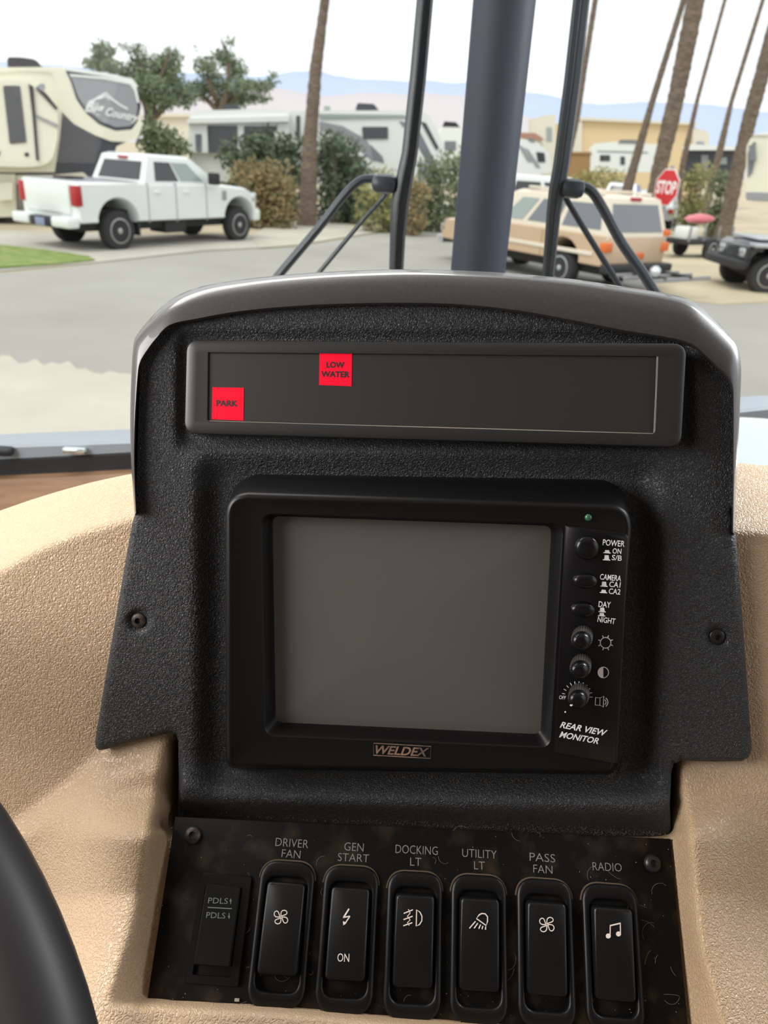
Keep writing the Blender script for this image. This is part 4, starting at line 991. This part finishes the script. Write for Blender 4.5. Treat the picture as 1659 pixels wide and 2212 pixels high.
pane(root, RF, [(410, 258), (626, 252), (626, 264), (410, 268)], .49, .66, 'rv_white', 'awning', .03, so)
pane(root, RF, [(690, 246), (870, 248), (890, 254), (690, 256)], -.02, .06, 'glass_green', 'roof_stripe', .02)
pane(root, RF, [(782, 274), (838, 274), (838, 300), (784, 300)], -.02, .05, 'glass_dark', 'window', .05)
pane(root, RF, [(640, 250), (648, 250), (648, 300), (640, 300)], -.02, .05, 'glass_dark', 'window', .02)
pane(root, RF, [(690, 262), (740, 272), (790, 300), (820, 345), (805, 348), (770, 318), (725, 290), (690, 276)], -.02, .03, 'rv_grey', 'swoosh_stripe', .02)
pane(root, RF, [(800, 312), (826, 338), (830, 352), (806, 345)], -.02, .035, 'glass_mid', 'stripe_accent', .02)
pane(root, RF, [(862, 262), (900, 270), (930, 330), (950, 372), (936, 376), (905, 320), (880, 285)], -.02, .03, 'glass_mid', 'swoosh_stripe', .02)
pane(root, RF, [(908, 262), (920, 266), (948, 320), (942, 324)], -.02, .05, 'rv_dark', 'windscreen_edge', .02)
pane(root, RF, [(905, 345), (940, 365), (940, 395), (905, 390)], -.02, .04, 'rv_grey', 'fender', .04)
for x in ((770, 220, 822, 237), (475, 222, 520, 240)):
    pane(root, RF, [(x[0], x[3]), (x[0] + 4, x[1]), (x[2] - 12, x[1] + 2), (x[2], x[3])], -1.6, -.7, 'rv_dark', 'air_conditioner', .05)
pane(root, RF, [(700, 226), (714, 226), (714, 238), (700, 238)], -1.4, -1.0, 'glass_green', 'roof_vent', .02)
for x in (1.6, 6.9, 7.9): wheel(root, x, -.14, .45, .26, 1, 'silver_paint'); wheel(root, x, -2.3, .45, .26, -1, 'silver_paint')
def small_rv(label, Y, dirx, body, panels, m='rv_white', depth=2.4, cat='trailer', name='travel_trailer', wheels=(), group='recreational vehicles parked beyond the road'):
    x0 = min(p[0] for p in body); yb = max(p[1] for p in body); g = aty(x0, yb, Y)
    fr = vframe((g.x, Y), dirx); root = thing(name, label, cat, fr.M, group)
    pane(root, fr, body, -depth, 0, m, 'body', .08)
    for nm, pts, mm, z in panels: pane(root, fr, pts, -.03 if z > -.4 else z, abs(z), mm, nm, .03)
    for wx in wheels: 
        v = fr.hit(wx, yb); wheel(root, v.x, -.15, .38, .24, 1, 'silver_paint')
    return root, fr
small_rv('white recreational vehicle with a black roof unit glimpsed between left wiper and pillar', 42, (1, 0), [(948, 290), (955, 275), (1006, 276), (1100, 282), (1100, 395), (950, 395)],
         [('air_conditioner', [(955, 274), (960, 262), (985, 264), (994, 275)], 'trim_black', .02), ('window', [(960, 305), (985, 305), (985, 325), (960, 325)], 'glass_mid', .03), ('door', [(1040, 300), (1055, 300), (1055, 375), (1040, 375)], 'rv_grey', .03)], wheels=(1000, 1070))
small_rv('white trailer with slanting grey stripes between the pillar and the right wiper', 38, (1, -.15), [(1085, 300), (1120, 298), (1160, 306), (1186, 330), (1192, 372), (1085, 390)],
         [('stripe', [(1118, 312), (1128, 316), (1150, 350), (1140, 350)], 'rv_grey', .03), ('stripe', [(1132, 318), (1142, 324), (1168, 362), (1158, 362)], 'rv_grey', .03), ('window', [(1158, 328), (1176, 330), (1178, 350), (1162, 350)], 'glass_dark', .04), ('vent', [(1140, 298), (1152, 300), (1156, 307), (1142, 304)], 'glass_mid', .05)], wheels=(1120,))
small_rv('white trailer with small dark windows below the tan building', 52, (1, -.3), [(1273, 320), (1285, 310), (1330, 306), (1420, 312), (1425, 372), (1273, 372)],
         [('window', [(1296, 335), (1318, 335), (1318, 348), (1296, 348)], 'glass_dark', .04), ('window', [(1340, 338), (1350, 338), (1350, 356), (1340, 356)], 'glass_dark', .04), ('stripe', [(1290, 325), (1400, 328), (1400, 331), (1290, 328)], 'rv_grey', .03), ('air_conditioner', [(1335, 309), (1340, 302), (1374, 302), (1378, 310)], 'glass_mid', .05)], wheels=(1310, 1330))
small_rv('dark blue recreational vehicle with a pale awning between the right hand palms', 51, (1, -.35), [(1474, 320), (1482, 314), (1600, 322), (1600, 392), (1474, 392)],
         [('awning', [(1474, 318), (1490, 312), (1604, 318), (1604, 325), (1474, 325)], 'rv_white', .5), ('roof_unit', [(1500, 314), (1506, 305), (1520, 306), (1524, 316)], 'rv_grey', .05), ('window', [(1545, 340), (1570, 340), (1570, 355), (1545, 355)], 'glass_green', .04), ('door', [(1515, 335), (1530, 335), (1530, 385), (1515, 385)], 'rv_grey', .04)], m='rv_dark', wheels=(1560,))
small_rv('cream motorhome cut off by the right edge of the photo', 25, (.85, -.5), [(1612, 318), (1622, 296), (1640, 288), (1800, 292), (1800, 440), (1640, 436), (1610, 432)],
         [('mirror', [(1620, 315), (1634, 312), (1636, 345), (1622, 348)], 'glass_mid', .25), ('windscreen', [(1616, 330), (1628, 306), (1634, 308), (1626, 372), (1616, 384)], 'glass_mid', .04), ('roof_rail', [(1622, 292), (1660, 284), (1800, 288), (1800, 294), (1640, 292)], 'rv_white', .06), ('lower_trim', [(1612, 415), (1800, 420), (1800, 438), (1612, 432)], 'rv_grey', .04)], m='rv_cream', cat='motorhome', name='motorhome', wheels=(1690,))
# parked cars beyond the road, and the white van behind the suv
def far_car(label, px, py, Y, d, L_, paint, hgt=1.5, name='car', sd=-1):
    g = aty(px, py, Y); fr = vframe((g.x, Y), d)
    k = L_ / 4.6; car(name, label, 'car', fr, dict(side=sd, w=1.8, sill=.4, wr=.33, paint=paint, rim='silver_paint', arches=[(.9 * k, .42), (3.6 * k, .42)],
        body=[(.05, .4), (0, .85), (.1, hgt * .62), (3.2 * k, hgt * .62), (4.45 * k, hgt * .55), (4.6 * k, .75), (4.58 * k, .4)], cab=(.15, 3.4 * k, hgt * .61, .6, 2.6 * k, hgt), tumble=.12,
        windows=[('rear', .1, .9, .12, .84, 'glass_dark', ''), ('near', .12, .45, .14, .84, 'glass_dark', ''), ('near', .5, .85, .14, .84, 'glass_dark', ''), ('front', .08, .92, .1, .9, 'glass_dark', '')],
        bits=[('tail_light', -.02, .1, hgt * .45, hgt * .57, -.01, .12, 'red_lens', .02), ('headlight', 4.4 * k, 4.6 * k, hgt * .4, hgt * .5, -.01, .14, 'chrome', .02), ('bumper', 4.5 * k, 4.72 * k, .35, .55, 0, 1, 'trim_black', .03)]), 'parked cars beyond the road')
far_car('dark parked car just right of the right wiper', 1206, 420, 30.5, (.42, 1), 4.0, 'black_paint', 1.45)
far_car('dark parked car left of the first right hand palm', 1312, 418, 34, (.42, 1), 4.0, 'black_paint', 1.45)
far_car('pale blue parked car between the two nearest right hand palms', 1376, 425, 42, (.42, 1), 4.4, 'silver_paint', 1.7)
far_car('pale grey parked car behind the stop sign', 1462, 420, 36, (.42, 1), 4.4, 'silver_paint', 1.55)
far_car('white van roof showing above the tan suv beside the pillar', 1060, 470, 24, (1, .35), 5.0, 'truck_white', 2.0, 'van')
# black off-roader at the right edge
g = gnd(1648, 636); JF = vframe((g.x + 2.55, g.y), (-1, -.02))
car('off_road_car', 'black off road car with pale hood glare at the right edge, facing left', 'car', JF, dict(
    side=1, w=1.75, sill=.52, wr=.40, paint='black_paint', rim='alloy', arches=[(.0, .50), (2.55, .50)],
    body=[(-1.0, .52), (-1.02, 1.05), (.3, 1.12), (1.75, 1.12), (2.95, 1.06), (3.1, .95), (3.1, .52)], cab=(-.9, 1.55, 1.08, -.6, 1.1, 1.72), tumble=.08,
    windows=[('near', .08, .46, .12, .86, 'glass_mid', ''), ('near', .52, .92, .12, .86, 'glass_mid', ''), ('front', .06, .94, .1, .9, 'glass_mid', ''), ('rear', .1, .9, .1, .9, 'glass_mid', '')],
    bits=[('fender_flare', 2.0, 3.1, .98, 1.06, -.10, .08, 'silver_paint', .02), ('fender_flare', -.55, .55, .98, 1.06, -.10, .08, 'silver_paint', .02), ('bumper', 3.1, 3.35, .5, .68, -.02, 1.02, 'trim_black', .03), ('headlight', 3.05, 3.14, .72, .92, .12, .26, 'chrome', .02), ('headlight', 3.05, 3.14, .72, .92, .74, .88, 'chrome', .02), ('tail_light', -1.05, -.95, .8, 1.0, .0, .1, 'red_lens', .02), ('side_step', .55, 2.0, .40, .48, -.12, .05, 'steel', .02), ('hood_glare', 1.85, 2.9, 1.10, 1.15, .12, .88, 'silver_paint', .02), ('mirror', 1.5, 1.66, 1.12, 1.3, -.2, -.03, 'silver_paint', .03)]))  # silver slab on the hood stands in for its bright reflection
# kayak on a low trailer between the suv and the off-roader
g = gnd(1500, 560); KF = vframe((g.x, g.y), (.8, .55))
root = thing('utility_trailer', 'low dark utility trailer between the tan suv and the black off road car', 'trailer', KF.M)
bm = NB(); box(bm, -.6, 1.6, .42, .55, -.9, .1, .02); build('deck', bm, 'trim_black', root, 40)
for x in (-.6, .1, .8, 1.5):
    bm = NB(); box(bm, x, x + .05, .5, .95, .04, .1, .008); build('post', bm, 'steel', root, 40)
for z in (.12, -.95): wheel(root, .5, z, .30, .18, 1 if z > 0 else -1, 'silver_paint')
bm = NB(); box(bm, -1.5, -.6, .42, .48, -.43, -.37, .01); build('drawbar', bm, 'trim_black', root, 40)
bm = NB(); lathe(bm, [(.02, -.75), (.14, -.5), (.22, 0), (.14, .5), (.02, .75)], 14, sx=1, sy=.7)
o = build('kayak', bm, 'kayak_pink', None, 60); o.matrix_world = KF.M @ Matrix.Translation((.4, 1.12, -.4)) @ Matrix.Rotation(math.pi / 2, 4, 'Y')
thing('', 'small pink red tub shape resting on top of the utility trailer', 'kayak', None, None, o)
bm = NB(); box(bm, -.28, .28, 0, .36, -.25, .25, .06); o = build('cooler', bm, 'rv_white', None, 40); o.matrix_world = KF.M @ Matrix.Translation((-.25, .55, -.3)); thing('', 'white box with rounded corners standing on the utility trailer', 'box', None, None, o)

# ---------------------------------------------------------------- stop sign
c = aty(1440, 405, 17.2); yaw = math.radians(-67); SGN = Fr((c.x, 17.2, c.z), (math.sin(yaw), -math.cos(yaw), 0), (math.cos(yaw), math.sin(yaw), 0))
root = thing('stop_sign', 'red octagonal stop sign on a post beyond the tan suv', 'sign', SGN.M)
bm = NB(); R8 = .385; prism(bm, circ(0, 0, R8, 8, 22.5, 382.5), -.01, 0); 
build('border', bm, 'sign_white', root, None)
bm = NB(); prism(bm, circ(0, 0, R8 * .94, 8, 22.5, 382.5), -.005, .004); build('plate', bm, 'stop_red', root, None)
vs, fs = glyphs('STOP', .03, 0); x0 = min(v[0] for v in vs); x1 = max(v[0] for v in vs); y0 = min(v[1] for v in vs); y1 = max(v[1] for v in vs); bm = NB()
nv = [bm.verts.new(((v[0] - x0) / (x1 - x0) * .60 - .30, (v[1] - y0) / (y1 - y0) * .26 - .13, .007)) for v in vs]
for f in fs:
    try: bm.faces.new([nv[i] for i in f])
    except ValueError: pass
build('lettering', bm, 'sign_white', root, None)
bm = NB(); box(bm, -.03, .03, -c.z, .42, -.07, -.012, .005); build('post', bm, 'steel', root, 40)

# ---------------------------------------------------------------- buildings
def building(label, Y, px, m, depth, bits=(), roof=None, name='building'):
    x0 = min(p[0] for p in px); yb = max(p[1] for p in px); g = aty(x0, yb, Y); fr = vframe((g.x, Y), (1, 0)); root = thing(name, label, 'building', fr.M)
    pane(root, fr, px, -depth, 0, m, 'wall', 0)
    for nm, pts, mm, z in bits: pane(root, fr, pts, -.05, z, mm, nm, 0)
    return root
building('big flat tan building beyond the parked cars on the right', 75, [(1252, 256), (1500, 268), (1500, 460), (1252, 460)], 'building_tan', 14, [('parapet', [(1248, 253), (1504, 265), (1504, 271), (1248, 260)], 'building_cream', .4), ('corner_panel', [(1236, 262), (1256, 258), (1256, 332), (1236, 332)], 'building_cream', .3), ('side_annex', [(1495, 275), (1530, 285), (1530, 340), (1495, 335)], 'building_cream', .2)])
building('cream building with a dim doorway behind the right wiper', 72, [(1172, 250), (1200, 246), (1200, 460), (1172, 460)], 'building_cream', 8, [('doorway', [(1180, 275), (1192, 275), (1192, 305), (1180, 305)], 'glass_green', .06)])
building('low house with a dull red roof left of the cream building', 70, [(1090, 296), (1170, 300), (1170, 460), (1090, 460)], 'building_cream', 8, [('roof', [(1086, 296), (1105, 286), (1155, 288), (1174, 302)], 'roof_red', .5)])
building('brown block wall below the tan building', 52, [(1215, 330), (1275, 330), (1275, 460), (1215, 460)], 'wall_brown', .3, [('wall_cap', [(1213, 328), (1277, 328), (1277, 333), (1213, 333)], 'wall_brown', .08)], name='block_wall')
building('pale sunlit wall behind the trees between the trailers', 60, [(322, 250), (420, 250), (420, 460), (322, 460)], 'building_cream', 6, [('roof_edge', [(320, 246), (422, 246), (422, 253), (320, 253)], 'building_cream', .3)], name='garden_wall')

# ---------------------------------------------------------------- plants
def leaves(bm, rnd, blobs, n, size, up=.3):
    tot = sum(b[3] * b[4] * b[5] for b in blobs)
    for bx, by, bz, rx, ry, rz in blobs:
        for _ in range(int(n * rx * ry * rz / tot) + 1):
            d = Vector((rnd.gauss(0, 1), rnd.gauss(0, 1), rnd.gauss(0, 1))).normalized() * (rnd.random() ** .4)
            p = Vector((bx + d.x * rx, by + d.y * ry, bz + d.z * rz)); s = size * rnd.uniform(.6, 1.4)
            a = Vector((rnd.gauss(0, 1), rnd.gauss(0, 1), rnd.gauss(0, 1) + up)).normalized(); b = a.orthogonal().normalized()
            bm.faces.new([bm.verts.new(q) for q in (p, p + a * s * .5 + b * s * .22, p + a * s, p + a * s * .5 - b * s * .22)])
def bush(label, Y, blobs_px, n, size, m, group='bushes beside the road', name='bush', seed=1):
    """blobs_px: (x, y, half width, half height) in the photo, standing at distance Y"""
    rnd = random.Random(seed); blobs = []
    for k, (x, y, rx, ry) in enumerate(blobs_px):
        yy = Y + rnd.uniform(-.4, .4); c = aty(x, y, yy); s = (aty(x + 1, y, yy) - c).length; blobs.append((c.x, c.y, c.z, rx * s, rx * s * .8, ry * s))
    blobs += [(b[0], b[1], (b[2] - b[5]) * .5 + .05, b[3] * .9, b[4] * .9, max(.15, (b[2] - b[5]) * .5 + .15)) for b in list(blobs) if b[2] - b[5] > .1]
    cx = sum(b[0] for b in blobs) / len(blobs); root = thing(name, label, 'bush', Matrix.Translation((cx, Y, 0)), group)
    blobs = [(b[0] - cx, b[1] - Y, b[2], *b[3:]) for b in blobs]
    bm = NB(); leaves(bm, rnd, blobs, n, size); build('foliage', bm, m, root, None)
    bm = NB()
    for b in blobs:
        for _ in range(3): tube(bm, [(rnd.uniform(-.2, .2) + b[0] * .8, b[1], 0), (b[0] + rnd.uniform(-.3, .3) * b[3], b[1], b[2])], [.035, .012], 5)
    build('stems', bm, 'wood_bark', root, None); return root
bush('big dark green bush left of the near palm, in front of the white motorhome', 28.6, [(520, 345, 50, 42), (580, 340, 60, 55), (630, 345, 40, 55), (560, 315, 40, 28), (600, 380, 55, 50)], 4200, .22, 'leaf_dark', seed=1)
bush('big dark green bush right of the near palm, in front of the white motorhome', 28.8, [(715, 345, 45, 55), (745, 350, 45, 50), (725, 315, 30, 28), (780, 375, 30, 30), (750, 390, 50, 35)], 3600, .22, 'leaf_dark', seed=2)
bush('dry brownish bush just beyond the front of the white pickup', 25.5, [(540, 385, 45, 40), (580, 420, 50, 50), (600, 385, 40, 40), (560, 445, 40, 40), (620, 430, 28, 45)], 3600, .16, 'leaf_dry', seed=3)
bush('straw coloured bush between near palm and left wiper', 26.5, [(830, 385, 35, 24), (800, 420, 40, 25), (850, 415, 40, 30)], 1500, .15, 'leaf_yellow', seed=4)
bush('olive bush between the left wiper and the pillar', 27.5, [(925, 385, 35, 45), (960, 380, 40, 50), (990, 370, 30, 50), (920, 425, 45, 25)], 2600, .17, 'leaf_mid', seed=5)
bush('brown dry shrub at the foot of the left wiper blade', 25.5, [(905, 420, 28, 28), (890, 405, 20, 20)], 900, .14, 'leaf_dry', seed=6)
bush('yellow green bush below the tan building', 48.5, [(1300, 385, 35, 25), (1260, 390, 30, 22), (1335, 390, 25, 20)], 1500, .22, 'leaf_yellow', seed=7)
bush('olive round bush right of the stop sign', 34, [(1505, 385, 28, 28), (1525, 372, 22, 22), (1490, 400, 22, 18)], 1500, .18, 'leaf_yellow', seed=8)
bush('green shrub between the two rightmost palms', 33, [(1555, 395, 22, 28), (1565, 410, 16, 18)], 900, .17, 'leaf_mid', seed=9)
bush('dark green shrub between the cream trailer and the white motorhome', 29.5, [(335, 305, 40, 40), (370, 310, 35, 28), (320, 280, 22, 34), (390, 318, 25, 20)], 2400, .2, 'leaf_mid', seed=10)
def tree(label, Y, base, limbs, clumps, n, seed):
    rnd = random.Random(seed); g = aty(base[0], base[1], Y); root = thing('desert_tree', label, 'tree', Matrix.Translation((g.x, Y, 0)), 'feathery trees behind the trailers')
    def L(x, y): v = aty(x, y, Y); return Vector((v.x - g.x, rnd.uniform(-.6, .6), v.z))
    bm = NB(); lp = []
    for path in limbs:
        P = [L(*p) for p in path]; tube(bm, smooth_path(P, 4), list(np.linspace(.16, .04, (len(P) - 1) * 4 + 1)), 6)
    tube(bm, [(0, 0, 0), L(*limbs[0][0])], [.22, .16], 8)
    build('trunk', bm, 'wood_bark', root, 60)
    s = (aty(base[0] + 1, base[1], Y) - g).length; bl = []
    for x, y, rx, ry in clumps: v = L(x, y); bl.append((v.x, v.y, v.z, rx * s, rx * s * .8, ry * s))
    bm = NB(); leaves(bm, rnd, bl, n, .17, .2); build('foliage', bm, 'leaf_tree', root, None)
tree('feathery green tree directly behind the nose of the cream trailer', 36, (320, 330), [[(325, 270), (310, 225), (280, 180), (230, 135), (215, 110)], [(325, 270), (325, 200), (300, 130)], [(318, 235), (345, 190), (375, 120)], [(330, 260), (370, 215), (400, 210)]],
     [(230, 115, 26, 20), (215, 140, 30, 14), (250, 150, 34, 14), (290, 130, 22, 34), (300, 165, 40, 20), (340, 150, 34, 28), (370, 130, 24, 22), (330, 190, 45, 22), (380, 175, 22, 30), (395, 205, 28, 24), (355, 215, 40, 20), (260, 98, 12, 8)], 7000, 21)
tree('sparser feathery tree with an open crown behind the white motorhome', 40, (480, 300), [[(475, 250), (470, 215), (455, 170), (440, 140)], [(475, 250), (495, 200), (490, 120), (480, 90)], [(480, 235), (520, 200), (560, 180)], [(472, 240), (440, 210), (410, 195)]],
     [(490, 90, 14, 10), (480, 125, 26, 20), (450, 150, 26, 22), (505, 150, 26, 24), (430, 195, 30, 22), (470, 185, 30, 22), (520, 190, 34, 18), (560, 185, 34, 12), (590, 170, 14, 14), (500, 215, 44, 14), (420, 100, 6, 5), (555, 210, 28, 10)], 4600, 22)
def palm(label, path, Y, seed):
    """path: (x, y, width) up the trunk in the photo; the trunk stands at distance Y and keeps rising past the frame"""
    rnd = random.Random(seed); P = []; Rr = []
    for x, y, w in path:
        v = aty(x, y, Y); P.append(v); Rr.append((aty(x + w / 2, y, Y) - aty(x - w / 2, y, Y)).length / 2)
    d = P[-1] - P[-2]; k = max(0, (11.5 - P[-1].z) / d.z)
    if k > 0: P.append(P[-1] + d * k); Rr.append(Rr[-1] * .9)
    b = P[0]; dd = (P[0] - P[1]) / (P[0].z - P[1].z); b0 = P[0] + dd * max(0, -(-P[0].z)) * -1 if False else P[0] - (P[1] - P[0]) / (P[1].z - P[0].z) * P[0].z
    P = [b0] + P if abs(P[0].z) > .05 else P; Rr = [Rr[0] * 1.12] + Rr if len(P) > len(Rr) else Rr
    org = Vector(P[0]); pts = []; rs = []
    for i in range(len(P) - 1):
        n = max(2, int((P[i + 1] - P[i]).length / .10))
        for j in range(n):
            t = j / n; pts.append(P[i].lerp(P[i + 1], t) - org); rs.append((Rr[i] * (1 - t) + Rr[i + 1] * t) * rnd.uniform(.93, 1.07))
    bm = NB(); tube(bm, pts, rs, 12); o = build('palm_trunk', bm, 'bark', None, 60); o.location = org
    thing('', label, 'palm tree', None, 'tall palm trunks', o)
palm('tall palm trunk standing among the bushes left of the left wiper', [(662, 492, 44), (667, 400, 37), (670, 300, 31), (682, 150, 26), (702, 0, 20)], 27.0, 1)
palm('thin palm trunk showing along the right edge of the right wiper', [(1212, 400, 17), (1246, 250, 15), (1262, 150, 13), (1286, 0, 12)], 40, 2)
palm('slim palm trunk joining the thick one at the top of the photo', [(1352, 420, 24), (1366, 370, 20), (1411, 213, 14), (1477, 0, 13)], 34, 3)
palm('thickest palm trunk, rising left of the stop sign', [(1416, 420, 36), (1424, 367, 33), (1460, 213, 37), (1503, 0, 40)], 30, 4)
palm('slender palm trunk just right of the thickest palm', [(1468, 405, 16), (1476, 349, 13), (1507, 213, 9), (1566, 0, 8)], 46, 5)
palm('slender palm trunk, second from the right edge', [(1535, 405, 17), (1554, 330, 15), (1580, 220, 10), (1648, 0, 9)], 44, 6)
palm('thick palm trunk leaning out at the right edge of the photo', [(1568, 482, 34), (1585, 404, 31), (1619, 257, 31), (1650, 147, 32), (1680, 37, 33)], 31, 7)
